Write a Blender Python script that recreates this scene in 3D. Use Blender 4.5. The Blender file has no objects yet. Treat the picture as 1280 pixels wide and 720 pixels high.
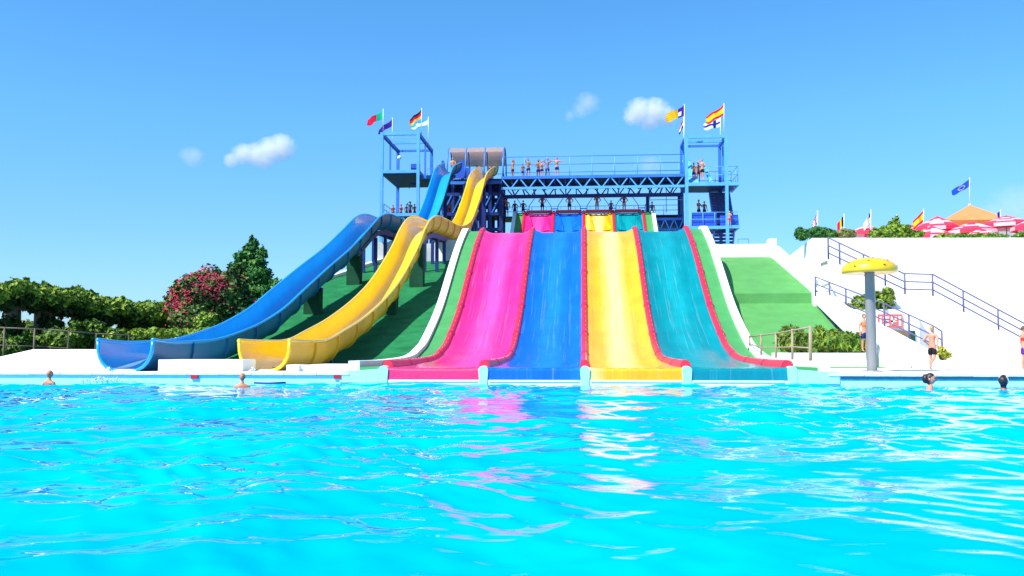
import bpy, bmesh, math, random
import numpy as np
from mathutils import Vector, Matrix, noise
random.seed(7); rng = np.random.default_rng(7)
PI = math.pi; R = math.radians
scn = bpy.context.scene; C = scn.collection

# ------------------------------------------------------------------ camera
F = 1150.0; YAW = math.atan(90/F); PITCH = math.atan(76/F); H = 1.0
cam = bpy.data.cameras.new('camera'); cam.sensor_width = 36; cam.lens = 36*F/1280
cam.clip_end = 9000; cam.clip_start = .05
co = bpy.data.objects.new('camera', cam); C.objects.link(co); scn.camera = co
co.location = (0, 0, H); co.rotation_euler = (PI/2+PITCH, 0, YAW)
_F = Vector((-math.sin(YAW)*math.cos(PITCH), math.cos(YAW)*math.cos(PITCH), math.sin(PITCH)))
_R = Vector((math.cos(YAW), math.sin(YAW), 0)); _U = _R.cross(_F)
def ray(px, py): return _F + _R*((px-640)/F) + _U*((360-py)/F)
def at(px, py, Y):
    d = ray(px, py); return Vector((0, 0, H)) + d*(Y/d.y)
def onx(px, py, X):
    d = ray(px, py); return Vector((0, 0, H)) + d*(X/d.x)
def onz(px, py, z):
    d = ray(px, py); return Vector((0, 0, H)) + d*((z-H)/d.z)

# ------------------------------------------------------------------ sky, sun, exposure
SUN_EL = R(51); SUN_AZ = R(47)          # behind the camera, to its left
sd = Vector((-math.sin(SUN_AZ)*math.cos(SUN_EL), -math.cos(SUN_AZ)*math.cos(SUN_EL), math.sin(SUN_EL)))
w = bpy.data.worlds.new('World'); scn.world = w; w.use_nodes = True
nt = w.node_tree; bg = nt.nodes['Background']
sky = nt.nodes.new('ShaderNodeTexSky'); sky.sky_type = 'NISHITA'; sky.sun_disc = False
sky.sun_elevation = SUN_EL; sky.sun_rotation = math.atan2(sd.x, sd.y)
sky.air_density = 1.0; sky.dust_density = .3; sky.ozone_density = 2.0
tint = nt.nodes.new('ShaderNodeMix'); tint.data_type = 'RGBA'; tint.blend_type = 'MULTIPLY'
tint.inputs[0].default_value = 1
_tc = nt.nodes.new('ShaderNodeTexCoord'); _sp = nt.nodes.new('ShaderNodeSeparateXYZ'); _rp = nt.nodes.new('ShaderNodeValToRGB')   # deeper blue with height, same all round
nt.links.new(_tc.outputs['Generated'], _sp.inputs[0]); nt.links.new(_sp.outputs[2], _rp.inputs[0]); nt.links.new(_rp.outputs[0], tint.inputs[7])
_e = _rp.color_ramp.elements; _e[0].position = 0; _e[0].color = (.36, .54, .80, 1); _e[1].position = .40; _e[1].color = (.32, .74, 1.0, 1)
_k = _e.new(.12); _k.color = (.36, .61, .88, 1); _k = _e.new(.24); _k.color = (.36, .73, 1.0, 1)
nt.links.new(sky.outputs[0], tint.inputs[6]); nt.links.new(tint.outputs[2], bg.inputs[0])
bg.inputs[1].default_value = .14
sl = bpy.data.lights.new('sun', 'SUN'); sl.energy = 4.3; sl.angle = R(.5); sl.color = (1, .96, .9)
so = bpy.data.objects.new('sun', sl); C.objects.link(so)
so.rotation_euler = sd.to_track_quat('Z', 'Y').to_euler()
scn.view_settings.view_transform = 'Standard'; scn.view_settings.look = 'None'
scn.view_settings.exposure = .75; scn.view_settings.gamma = 1
scn.cycles.max_bounces = 14; scn.cycles.diffuse_bounces = 4; scn.cycles.glossy_bounces = 4; scn.cycles.volume_bounces = 14; scn.cycles.transparent_max_bounces = 12

# ------------------------------------------------------------------ materials
MATS = {}
def mat(name, col, rough=.5, spec=.5, var=.12, nscale=3.0, bump=.0, bscale=20., metal=0., stretch=(1, 1, 1), coat=0., sss=0.):
    if name in MATS: return MATS[name]
    m = bpy.data.materials.new(name); m.use_nodes = True; t = m.node_tree; b = t.nodes['Principled BSDF']
    b.inputs['Roughness'].default_value = rough; b.inputs['Specular IOR Level'].default_value = spec
    b.inputs['Metallic'].default_value = metal; b.inputs['Coat Weight'].default_value = coat
    b.inputs['Coat Roughness'].default_value = .08
    if sss: b.inputs['Subsurface Weight'].default_value = sss; b.inputs['Subsurface Scale'].default_value = .02
    tc = t.nodes.new('ShaderNodeTexCoord'); mp = t.nodes.new('ShaderNodeMapping'); mp.inputs['Scale'].default_value = stretch
    t.links.new(tc.outputs['Object'], mp.inputs[0])
    n = t.nodes.new('ShaderNodeTexNoise'); n.inputs['Scale'].default_value = nscale; n.inputs['Detail'].default_value = 6
    t.links.new(mp.outputs[0], n.inputs[0])
    r = t.nodes.new('ShaderNodeValToRGB'); r.color_ramp.elements[0].position = .3; r.color_ramp.elements[1].position = .72
    r.color_ramp.elements[0].color = [c*(1-var) for c in col]+[1]
    r.color_ramp.elements[1].color = [min(1, c*(1+var)) for c in col]+[1]
    t.links.new(n.outputs[0], r.inputs[0]); t.links.new(r.outputs[0], b.inputs['Base Color'])
    if bump:
        n2 = t.nodes.new('ShaderNodeTexNoise'); n2.inputs['Scale'].default_value = bscale; n2.inputs['Detail'].default_value = 4
        t.links.new(mp.outputs[0], n2.inputs[0]); bp = t.nodes.new('ShaderNodeBump'); bp.inputs['Strength'].default_value = bump
        bp.inputs['Distance'].default_value = .05
        t.links.new(n2.outputs[0], bp.inputs['Height']); t.links.new(bp.outputs[0], b.inputs['Normal'])
    MATS[name] = m; return m

def lane_mat(name, edge, mid, mixw=.55):
    """wet glass-fibre lane: worn paler down the middle (x across the lane, object space)"""
    m = bpy.data.materials.new(name); m.use_nodes = True; t = m.node_tree; b = t.nodes['Principled BSDF']
    N = t.nodes.new; L = t.links.new
    b.inputs['Roughness'].default_value = .22; b.inputs['Specular IOR Level'].default_value = .4
    tc = N('ShaderNodeTexCoord'); sp = N('ShaderNodeSeparateXYZ'); L(tc.outputs['Object'], sp.inputs[0])
    n = N('ShaderNodeTexNoise'); n.inputs['Scale'].default_value = 1.2; n.inputs['Detail'].default_value = 5
    mp = N('ShaderNodeMapping'); mp.inputs['Scale'].default_value = (2.2, .12, .12); L(tc.outputs['Object'], mp.inputs[0]); L(mp.outputs[0], n.inputs[0])
    ab = N('ShaderNodeMath'); ab.operation = 'ABSOLUTE'; L(sp.outputs[0], ab.inputs[0])
    ad = N('ShaderNodeMath'); ad.operation = 'MULTIPLY_ADD'; L(n.outputs[0], ad.inputs[0]); ad.inputs[1].default_value = .5; L(ab.outputs[0], ad.inputs[2])
    r = N('ShaderNodeValToRGB'); e = r.color_ramp.elements
    e[0].position = .45; e[0].color = (*mid, 1); e[1].position = 1.25 if False else .98; e[1].color = (*edge, 1)
    k = e.new(.72); k.color = (*[a*(1-mixw)+c*mixw for a, c in zip(mid, edge)], 1)
    L(ad.outputs[0], r.inputs[0])
    n3 = N('ShaderNodeTexNoise'); n3.inputs['Scale'].default_value = 1.5; n3.inputs['Detail'].default_value = 7
    mp3 = N('ShaderNodeMapping'); mp3.inputs['Scale'].default_value = (1, .5, .5); L(tc.outputs['Object'], mp3.inputs[0]); L(mp3.outputs[0], n3.inputs[0])
    mr = N('ShaderNodeMapRange'); mr.inputs[1].default_value = .3; mr.inputs[2].default_value = .7; mr.inputs[3].default_value = .84; mr.inputs[4].default_value = 1.06; L(n3.outputs[0], mr.inputs[0])
    mx = N('ShaderNodeMix'); mx.data_type = 'RGBA'; mx.blend_type = 'MULTIPLY'; mx.inputs[0].default_value = 1; L(r.outputs[0], mx.inputs[6]); L(mr.outputs[0], mx.inputs[7])
    # broken streaks of foam in the running water
    n4 = N('ShaderNodeTexNoise'); n4.inputs['Scale'].default_value = 3.2; n4.inputs['Detail'].default_value = 8; n4.inputs['Roughness'].default_value = .65; n4.inputs['Distortion'].default_value = .4
    mp4 = N('ShaderNodeMapping'); mp4.inputs['Scale'].default_value = (3.2, .07, .07); L(tc.outputs['Object'], mp4.inputs[0]); L(mp4.outputs[0], n4.inputs[0])
    m4 = N('ShaderNodeMapRange'); m4.inputs[1].default_value = .56; m4.inputs[2].default_value = .76; m4.inputs[3].default_value = 0; m4.inputs[4].default_value = .16; L(n4.outputs[0], m4.inputs[0])
    mw4 = N('ShaderNodeMix'); mw4.data_type = 'RGBA'; L(m4.outputs[0], mw4.inputs[0]); L(mx.outputs[2], mw4.inputs[6]); mw4.inputs[7].default_value = (.78, .82, .84, 1)
    L(mw4.outputs[2], b.inputs['Base Color'])
    # thin water running down
    n2 = N('ShaderNodeTexNoise'); n2.inputs['Scale'].default_value = 5; n2.inputs['Detail'].default_value = 5
    mp2 = N('ShaderNodeMapping'); mp2.inputs['Scale'].default_value = (1.5, .35, .35); L(tc.outputs['Object'], mp2.inputs[0]); L(mp2.outputs[0], n2.inputs[0])
    bp = N('ShaderNodeBump'); bp.inputs['Strength'].default_value = .35; bp.inputs['Distance'].default_value = .04
    L(n2.outputs[0], bp.inputs['Height']); L(bp.outputs[0], b.inputs['Normal'])
    return m

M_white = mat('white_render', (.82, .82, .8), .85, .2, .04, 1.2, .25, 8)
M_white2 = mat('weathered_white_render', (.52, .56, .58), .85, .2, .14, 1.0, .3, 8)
M_cop = mat('cream_coping_stone', (.74, .68, .52), .8, .25, .1, 4, .3, 20)
M_deck = mat('pale_deck', (.78, .77, .73), .85, .2, .05, .8, .2, 12)
M_tile = mat('pale_aqua_pool_tile', (.42, .78, .82), .35, .5, .08, 6)
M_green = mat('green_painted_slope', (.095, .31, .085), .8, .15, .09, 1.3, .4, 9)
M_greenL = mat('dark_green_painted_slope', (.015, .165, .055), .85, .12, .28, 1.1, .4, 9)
M_strip = mat('green_strip_paint', (.065, .30, .085), .6, .3, .1, 1.5)
M_red = mat('red_padding', (.72, .02, .05), .4, .5, .12, 2.5, .15, 10)
M_redD = mat('dark_red_joint', (.40, .02, .05), .5, .4)
M_pinklip = mat('magenta_padding', (.78, .025, .13), .4, .5, .12, 2.5, .15, 10)
M_pink = lane_mat('pink_lane', (.80, .02, .22), (.85, .07, .36))
M_blue = lane_mat('blue_lane', (.004, .13, .68), (.01, .19, .74))
M_yel = lane_mat('yellow_lane', (.88, .42, .01), (.86, .64, .22))
M_teal = lane_mat('teal_lane', (.0, .24, .27), (.004, .31, .34))
M_fb = mat('blue_flume_gelcoat', (.012, .33, .66), .25, .5, .12, .8, .06, 3, coat=.4)
M_fbo = mat('blue_flume_outside', (.008, .15, .32), .45, .4, .16, .8)  # outer shell coloured darker to carry its shading
M_fy = mat('yellow_flume_gelcoat', (.90, .60, .004), .25, .5, .08, .8, .06, 3, coat=.4)
M_fyo = mat('yellow_flume_outside', (.78, .44, .012), .5, .4, .14, .8)
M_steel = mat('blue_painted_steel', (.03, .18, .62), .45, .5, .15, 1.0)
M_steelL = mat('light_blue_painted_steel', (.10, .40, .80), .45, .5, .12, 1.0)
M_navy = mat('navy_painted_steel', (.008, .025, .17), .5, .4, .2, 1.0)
M_pil = mat('dark_green_pillar', (.012, .07, .035), .85, .15, .25, 1.0, .3, 6)  # dark green, mottled by noise
M_rail = mat('purple_grey_rail', (.12, .10, .22), .5, .4)
M_wood = mat('tan_rail', (.36, .28, .18), .7, .3, .15, 3)
M_woodD = mat('weathered_fence_rail', (.16, .12, .09), .7, .3, .2, 3)
M_galv = mat('brushed_metal_pole', (.25, .25, .235), .45, .4, .2, 2, metal=.1, stretch=(1, 1, .15))
M_mush = mat('yellow_dome_paint', (.86, .49, .005), .35, .5, .06, 3, coat=.3)
M_orange = mat('dark_spot_paint', (.35, .15, .02), .5, .4)
M_black = mat('black_rubber', (.02, .02, .03), .6)
M_canopy = mat('beige_canopy_sheet', (.68, .60, .60), .5, .4, .1, 2)
_t = M_canopy.node_tree; _tr = _t.nodes.new('ShaderNodeBsdfTranslucent'); _tr.inputs[0].default_value = (.75, .62, .58, 1); _mx = _t.nodes.new('ShaderNodeMixShader'); _mx.inputs[0].default_value = .7
_t.links.new(_t.nodes['Principled BSDF'].outputs[0], _mx.inputs[1]); _t.links.new(_tr.outputs[0], _mx.inputs[2]); _t.links.new(_mx.outputs[0], _t.nodes['Material Output'].inputs[0])
M_tent = mat('orange_tent_roof', (.80, .25, .09), .8, .2, .06, 2)
M_tentw = mat('white_tent_wall', (.75, .73, .68), .85, .2, .06, 2)
M_upink = mat('red_parasol_cloth', (.80, .04, .09), .8, .2, .08, 3)
M_uwhite = mat('white_parasol_cloth', (.80, .48, .50), .8, .2, .05, 3)
M_grass = mat('grass_ground', (.05, .12, .02), .95, .1, .35, .3, .4, 4)
M_soil = mat('soil', (.10, .07, .045), .95, .1, .3, 2, .4, 10)
M_bark = mat('bark', (.09, .06, .04), .9, .1, .3, 4, .6, 12)
M_step = mat('step_concrete', (.70, .70, .68), .85, .2, .06, 3)
M_sign = mat('pink_sign_board', (.74, .13, .10), .6, .3, .05, 3)
M_signw = mat('sign_white_print', (.85, .66, .62), .6, .3, .05, 3)
M_brown = mat('brown_recess', (.20, .14, .07), .85, .2, .2, 3)
M_float = mat('float_red', (.5, .012, .015), .5)
M_rope = mat('dark_rope', (.05, .08, .2), .7)
M_bluep = mat('blue_panel', (.02, .09, .52), .5, .4, .1, 2)
def leafm(name, c): return mat(name, c, .6, .25, .3, 2.5)
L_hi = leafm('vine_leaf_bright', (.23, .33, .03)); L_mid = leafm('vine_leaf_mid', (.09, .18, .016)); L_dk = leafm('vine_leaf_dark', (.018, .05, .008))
L_con = leafm('conifer_leaf', (.04, .16, .03)); L_con2 = leafm('conifer_leaf_pale', (.11, .26, .04))
L_ole = leafm('oleander_leaf', (.075, .16, .025)); L_flo = mat('oleander_blossom', (.64, .025, .10), .7, .2, .35, 9)
L_shr = leafm('shrub_leaf', (.13, .19, .03)); L_oliv = leafm('olive_leaf', (.26, .20, .07)); M_yb = mat('yellow_blossom', (.75, .5, .03), .7)

# ------------------------------------------------------------------ object helpers
def finish(o, label=None, cat=None, group=None, kind=None):
    if label: o['label'] = label
    if cat: o['category'] = cat
    if group: o['group'] = group
    if kind: o['kind'] = kind
    return o
def thing(name, label, cat, loc=(0, 0, 0), rz=0, group=None):
    o = bpy.data.objects.new(name, None); C.objects.link(o); o.empty_display_size = .2
    o.location = loc; o.rotation_euler = (0, 0, rz); bpy.context.evaluated_depsgraph_get  # no update needed
    o['_m'] = 0; del o['_m']
    return finish(o, label, cat, group)
class MB:
    def __init__(s): s.v = []; s.f = []; s.mi = []; s.sm = []; s.cur = 0; s.smooth = False
    def add(s, vs, fs, mi=None, smooth=None):
        b = len(s.v); s.v += [tuple(v) for v in vs]; m = s.cur if mi is None else mi; sm = s.smooth if smooth is None else smooth
        for f in fs: s.f.append([b+i for i in f]); s.mi.append(m); s.sm.append(sm)
    def box(s, x0, x1, y0, y1, z0, z1, mi=None):
        v = [(x, y, z) for z in (z0, z1) for x, y in ((x0, y0), (x1, y0), (x1, y1), (x0, y1))]
        s.add(v, [(3, 2, 1, 0), (4, 5, 6, 7), (0, 1, 5, 4), (1, 2, 6, 5), (2, 3, 7, 6), (3, 0, 4, 7)], mi)
    def beam(s, a, b, w, h=None, mi=None, up=(0, 0, 1)):
        a = Vector(a); b = Vector(b); h = w if h is None else h; d = (b-a).normalized()
        u = Vector(up)
        if abs(d.dot(u)) > .98: u = Vector((0, 1, 0))
        r = d.cross(u).normalized(); u = r.cross(d).normalized()
        v = [p+r*sx*w/2+u*sy*h/2 for p in (a, b) for sx, sy in ((-1, -1), (1, -1), (1, 1), (-1, 1))]
        s.add(v, [(0, 1, 2, 3), (7, 6, 5, 4), (1, 0, 4, 5), (2, 1, 5, 6), (3, 2, 6, 7), (0, 3, 7, 4)], mi)
    def tube(s, pts, rad, n=8, mi=None, caps=True):
        pts = [Vector(p) for p in pts]; rads = rad if hasattr(rad, '__len__') else [rad]*len(pts)
        vs = []; pr = None
        for i, p in enumerate(pts):
            d = (pts[min(i+1, len(pts)-1)]-pts[max(i-1, 0)]).normalized()
            if pr is None: pr = d.orthogonal().normalized()
            r = (pr-d*pr.dot(d)).normalized(); pr = r; u = d.cross(r)
            vs += [p+(r*math.cos(2*PI*k/n)+u*math.sin(2*PI*k/n))*rads[i] for k in range(n)]
        fs = [(i*n+k, i*n+(k+1) % n, (i+1)*n+(k+1) % n, (i+1)*n+k) for i in range(len(pts)-1) for k in range(n)]
        if caps: fs += [tuple(range(n))[::-1], tuple((len(pts)-1)*n+k for k in range(n))]
        s.add(vs, fs, mi, True)
    def grid(s, P, mi=None, smooth=True, flip=False):
        nr = len(P); nc = len(P[0]); vs = [p for r in P for p in r]
        fs = [(i*nc+j, i*nc+j+1, (i+1)*nc+j+1, (i+1)*nc+j) for i in range(nr-1) for j in range(nc-1)]
        if flip: fs = [f[::-1] for f in fs]
        s.add(vs, fs, mi, smooth)
    def lathe(s, prof, c=(0, 0, 0), n=24, mi=None):
        P = [[(c[0]+r*math.cos(2*PI*k/n), c[1]+r*math.sin(2*PI*k/n), c[2]+z) for k in range(n+1)] for r, z in prof]
        s.grid(P, mi, True)
    def prism(s, poly, z0, z1, mi=None):
        n = len(poly); g = lambda z: z if hasattr(z, '__len__') else [z]*n
        a, b = g(z0), g(z1)
        s.add([(p[0], p[1], a[i]) for i, p in enumerate(poly)]+[(p[0], p[1], b[i]) for i, p in enumerate(poly)],
              [tuple(range(n))[::-1], tuple(range(n, 2*n))]+[(i, (i+1) % n, n+(i+1) % n, n+i) for i in range(n)], mi)
    def ball(s, c, r, n=8, mi=None, sc=(1, 1, 1)):
        P = [[(c[0]+r*sc[0]*math.sin(PI*i/n)*math.cos(2*PI*k/(2*n)), c[1]+r*sc[1]*math.sin(PI*i/n)*math.sin(2*PI*k/(2*n)), c[2]+r*sc[2]*math.cos(PI*i/n)) for k in range(2*n+1)] for i in range(n+1)]
        s.grid(P, mi, True, True)
    def build(s, name, mats, parent=None, label=None, origin=None, kind=None):
        me = bpy.data.meshes.new(name)
        off = Vector(origin) if origin is not None else (parent_loc(parent) if parent else Vector((0, 0, 0)))
        vs = s.v
        if off.length > 0: vs = [(v[0]-off.x, v[1]-off.y, v[2]-off.z) for v in vs]
        me.from_pydata(vs, [], s.f)
        if not isinstance(mats, (list, tuple)): mats = [mats]
        for m in mats: me.materials.append(m)
        me.polygons.foreach_set('material_index', s.mi); me.polygons.foreach_set('use_smooth', s.sm); me.update()
        o = bpy.data.objects.new(name, me); C.objects.link(o)
        if parent: o.parent = parent; o.location = off-parent_loc(parent)
        else: o.location = off
        if label: o['label'] = label
        if kind: o['kind'] = kind
        return o
def parent_loc(p):
    v = Vector((0, 0, 0))
    while p is not None: v += p.location; p = p.parent
    return v
def beam_part(name, a, b, w, h, m, parent, label=None):
    mb = MB(); mb.beam(a, b, w, h); return mb.build(name, m, parent, label)
def tube_part(name, pts, r, m, parent, n=8, label=None):
    mb = MB(); mb.tube(pts, r, n); return mb.build(name, m, parent, label)
def catmull(P, n):
    """P: list of tuples; smooth resample with n per span"""
    P = [np.array(p, float) for p in P]; out = []
    for i in range(len(P)-1):
        p0 = P[i-1] if i else 2*P[0]-P[1]; p1 = P[i]; p2 = P[i+1]; p3 = P[i+2] if i+2 < len(P) else 2*P[-1]-P[-2]
        for k in range(n):
            t = k/n
            out.append(.5*((2*p1)+(-p0+p2)*t+(2*p0-5*p1+4*p2-p3)*t*t+(-p0+3*p1-3*p2+p3)*t**3))
    out.append(P[-1]); return out

# ------------------------------------------------------------------ the setting
POOL_Y = 27.2
def struct(name, mb, m, label=None): return mb.build(name, m, kind='structure')
mb = MB()
mb.box(-400, -6.5, 27.7, 900, -.9, .20); mb.box(6.5, 400, 27.7, 900, -.9, .20); mb.box(-6.49, 6.49, 36, 900, -.9, .19); mb.box(-400, -46, -200, 27.7, -.9, .2); mb.box(46, 400, -200, 27.7, -.9, .2); mb.box(-46, 46, -200, -14, -.9, .2)
struct('ground', mb, M_grass)
# deck round the pool (right, centre, left)
mb = MB(); mb.box(-45.9, -6.8, 27.65, 34.5, .0, .285); mb.box(6.8, 45.9, 27.65, 34.5, .0, .285); struct('pool_deck', mb, M_deck)
mb = MB(); mb.box(7.6, 45, 34.5, 46.5, .0, .28); struct('paved_terrace', mb, M_deck)
# pool walls and floor
mb = MB(); mb.box(-46, 46, POOL_Y, POOL_Y+.4, -2, .20); mb.box(-46, 46, -14, -13.6, -2, .2)
mb.box(-46, -45.6, -13.6, POOL_Y, -2, .2); mb.box(45.6, 46, -13.6, POOL_Y, -2, .2)
struct('pool_wall', mb, M_tile)
# coping stones, each a stone
cop = thing('pool_coping', 'cream stone coping along the far edge of the pool', 'coping')
x = -24.0; first = True
cm = None
while x < 22:
    if not (-6.9 < x+.5 < 7.3):
        if cm is None:
            b = MB(); b.box(0, .985, 0, .5, 0, .075); o = b.build('coping_stone', M_cop, cop); cm = o.data
        else:
            o = bpy.data.objects.new('coping_stone', cm); C.objects.link(o); o.parent = cop
        o.location = (x, POOL_Y-.06, .213+random.uniform(-.004, .004))
    x += 1.0

mb = MB(); mb.box(7.35, 12.6, POOL_Y-.012, POOL_Y, .10, .20); mb.box(12.6, 45, POOL_Y-.02, POOL_Y, -.3, .20)  # dark teal strips stand in for the shade of the coping overhang
finish(mb.build('coping_shade_band', mat('painted_shade_teal', (.02, .22, .27), .4, .5, .2, 5)), 'dark teal waterline tile band under the coping at right', 'tile band')  # the labelled tile band is the coping's shade put into a dark teal colour
# water: real waves
def waves(X, Y):
    z = np.zeros_like(X); r = np.random.default_rng(3)
    comps = []
    for lam, amp, n in ((3.4, .026, 4), (1.7, .024, 6), (.85, .013, 7), (.42, .0048, 7), (.22, .0010, 5)):
        for i in range(n):
            th = r.normal(PI/2, .85); k = 2*PI/(lam*r.uniform(.75, 1.35)); comps.append((k*math.cos(th), k*math.sin(th), r.uniform(0, 6.28), amp*r.uniform(.6, 1.2)))
    wx = X + .25*np.sin(.9*Y+.4*X)+.1*np.sin(2.3*X+1.1*Y); wy = Y + .3*np.sin(.7*X+1)+.12*np.sin(1.9*X-.8*Y)
    for kx, ky, ph, a in comps:
        s_ = np.sin(kx*wx+ky*wy+ph); z += a*(1-2*np.sqrt(np.abs((1-s_)/2)+.02))*.9 if a > .004 else a*s_
    patch = .75+.45*np.sin(.55*X+.8*np.sin(.31*Y))*np.sin(.42*Y+.6*np.sin(.5*X)+1.3)
    return z*patch*.9
ys = np.concatenate([np.linspace(-13.6, 1.0, 30)[:-1], 1.0*np.exp(np.linspace(0, math.log(POOL_Y/1.0), 620))])
us = np.linspace(-1, 1, 561)
Yg = np.repeat(ys[:, None], len(us), 1)
Wd = np.clip(2.2+.72*np.abs(ys), 3, 24)[:, None]
Xg = us[None, :]*Wd
Zg = waves(Xg, Yg)+.0
# outer rim reaches the pool sides
Xg[:, 0] = -45.6; Xg[:, -1] = 45.6
nr, nc = Xg.shape
V = np.stack([Xg, Yg, Zg], -1).reshape(-1, 3)
I = np.arange(nr*nc).reshape(nr, nc)
Fq = np.stack([I[:-1, :-1], I[:-1, 1:], I[1:, 1:], I[1:, :-1]], -1).reshape(-1, 4)
me = bpy.data.meshes.new('water'); me.vertices.add(len(V)); me.vertices.foreach_set('co', V.ravel())
me.loops.add(Fq.size); me.loops.foreach_set('vertex_index', Fq.ravel().astype(np.int32))
me.polygons.add(len(Fq)); me.polygons.foreach_set('loop_start', np.arange(0, Fq.size, 4, dtype=np.int32)); me.polygons.foreach_set('loop_total', np.full(len(Fq), 4, np.int32))
me.update(); me.validate(); me.polygons.foreach_set('use_smooth', np.ones(len(Fq), bool))
mw = bpy.data.materials.new('pool_water'); mw.use_nodes = True; t = mw.node_tree; N = t.nodes.new; Lk = t.links.new
t.nodes.remove(t.nodes['Principled BSDF'])
df = N('ShaderNodeBsdfDiffuse'); gl = N('ShaderNodeBsdfGlossy'); gl.inputs['Roughness'].default_value = .02; gl.inputs['Color'].default_value = (.95, 1, 1, 1)
tc = N('ShaderNodeTexCoord'); n = N('ShaderNodeTexNoise'); n.inputs['Scale'].default_value = .35; n.inputs['Detail'].default_value = 5
Lk(tc.outputs['Object'], n.inputs[0]); r = N('ShaderNodeValToRGB')
r.color_ramp.elements[0].position = .35; r.color_ramp.elements[0].color = (.0, .34, .80, 1)
r.color_ramp.elements[1].position = .68; r.color_ramp.elements[1].color = (.0, .43, .88, 1)
Lk(n.outputs[0], r.inputs[0]); Lk(r.outputs[0], df.inputs['Color'])
n2 = N('ShaderNodeTexNoise'); n2.inputs['Scale'].default_value = 2.2; n2.inputs['Detail'].default_value = 3; n2.inputs['Roughness'].default_value = .5
mp = N('ShaderNodeMapping'); mp.inputs['Scale'].default_value = (.7, 1.3, 1); Lk(tc.outputs['Object'], mp.inputs[0]); Lk(mp.outputs[0], n2.inputs[0])
bp = N('ShaderNodeBump'); bp.inputs['Strength'].default_value = .3; bp.inputs['Distance'].default_value = .03; Lk(n2.outputs[0], bp.inputs['Height'])
fr = N('ShaderNodeFresnel'); fr.inputs['IOR'].default_value = 1.33
for q in (fr, gl): Lk(bp.outputs[0], q.inputs['Normal'])
mr = N('ShaderNodeMapRange'); mr.interpolation_type = 'SMOOTHSTEP'
for q, v in enumerate((.33, .66, .0, .82)): mr.inputs[q+1].default_value = v
Lk(fr.outputs[0], mr.inputs[0]); mx = N('ShaderNodeMixShader'); Lk(mr.outputs[0], mx.inputs[0]); Lk(df.outputs[0], mx.inputs[1]); Lk(gl.outputs[0], mx.inputs[2]); Lk(mx.outputs[0], t.nodes['Material Output'].inputs[0])
me.materials.append(mw)
wo = bpy.data.objects.new('water', me); C.objects.link(wo); wo['kind'] = 'structure'

# ------------------------------------------------------------------ multi-lane slide
XE = 5.92
edge_px = [(485, 459), (515, 453.5), (541, 446), (552, 436), (560, 423), (575, 383), (588, 333), (594.5, 309), (600, 293), (604, 286)]
prof = []
for px, py in edge_px:
    p = onx(px, py, -XE); prof.append((p.y, p.z-.10))
y0 = prof[0][0]
prof[0] = (POOL_Y+.12, .50)
prof += [(56.5, 7.9), (66, 8.3), (78, 9.0), (84, 10.2), (88.0, 12.1), (91.5, 14.45), (92.6, 14.75), (94, 14.75)]
# keep Y strictly increasing
P2 = [prof[0]]
for q in prof[1:]:
    if q[0] > P2[-1][0]+.4: P2.append(q)
prof = P2
PC = catmull([(a, max(b, .49)) for a, b in prof], 8)
def zprof(y):
    for i in range(len(PC)-1):
        if PC[i][0] <= y <= PC[i+1][0]:
            t_ = (y-PC[i][0])/max(1e-6, PC[i+1][0]-PC[i][0]); return PC[i][1]*(1-t_)+PC[i+1][1]*t_
    return PC[0][1] if y < PC[0][0] else PC[-1][1]
slide = thing('multi_lane_slide', 'giant wide racing slide with pink, blue, yellow and teal lanes between red dividers', 'water slide', (0, POOL_Y, 0))
lanes = [(-5.92, -2.98, M_pink, M_pinklip, 'pink'), (-2.98, 0.02, M_blue, M_blue, 'blue'), (.02, 2.98, M_yel, M_yel, 'yellow'), (2.98, 5.92, M_teal, M_teal, 'teal')]
for x0, x1, m, ml, cn in lanes:
    mb = MB(); rows = []; w2 = (x1-x0)/2; cx = (x0+x1)/2
    for y, z in PC:
        row = []
        for j in range(17):
            u = -1+2*j/16; a = max(0, (abs(u)-.60)/.4); k_ = min(1, max(0, (y-POOL_Y-.5)/6)); k_ = k_*k_*(3-2*k_); dz = -.07-.09*k_+(.03+.17*k_)*a*a*(3-2*a)
            row.append((cx+u*w2, y, z+dz))
        rows.append(row)
    mb.grid(rows, 0, True)
    o = mb.build('lane', m, slide, label=cn+' glass-fibre lane', origin=(cx, POOL_Y, 0))
    # front lip: rounded roll at the pool, one piece wide
    r0 = rows[0]; mb = MB(); LR = []
    for k in range(7):
        a = PI/2*k/6; LR.append([(p[0], POOL_Y+.11-.12*math.sin(a), p[2]-.003-.10*(1-math.cos(a))+.004*math.sin(3*q)) for q, p in enumerate(r0)])
    LR.append([(p[0], POOL_Y-.012, .085) for p in r0]); mb.grid(LR, 0, True, True); mb.build('lane_lip', ml, slide, label=cn+' rounded lip at the water')
    mb = MB(); mb.box(x0+.17, x1-.17, POOL_Y-.045, POOL_Y+.02, .03, .085); mb.build('lip_edging', M_white, slide)
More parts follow.
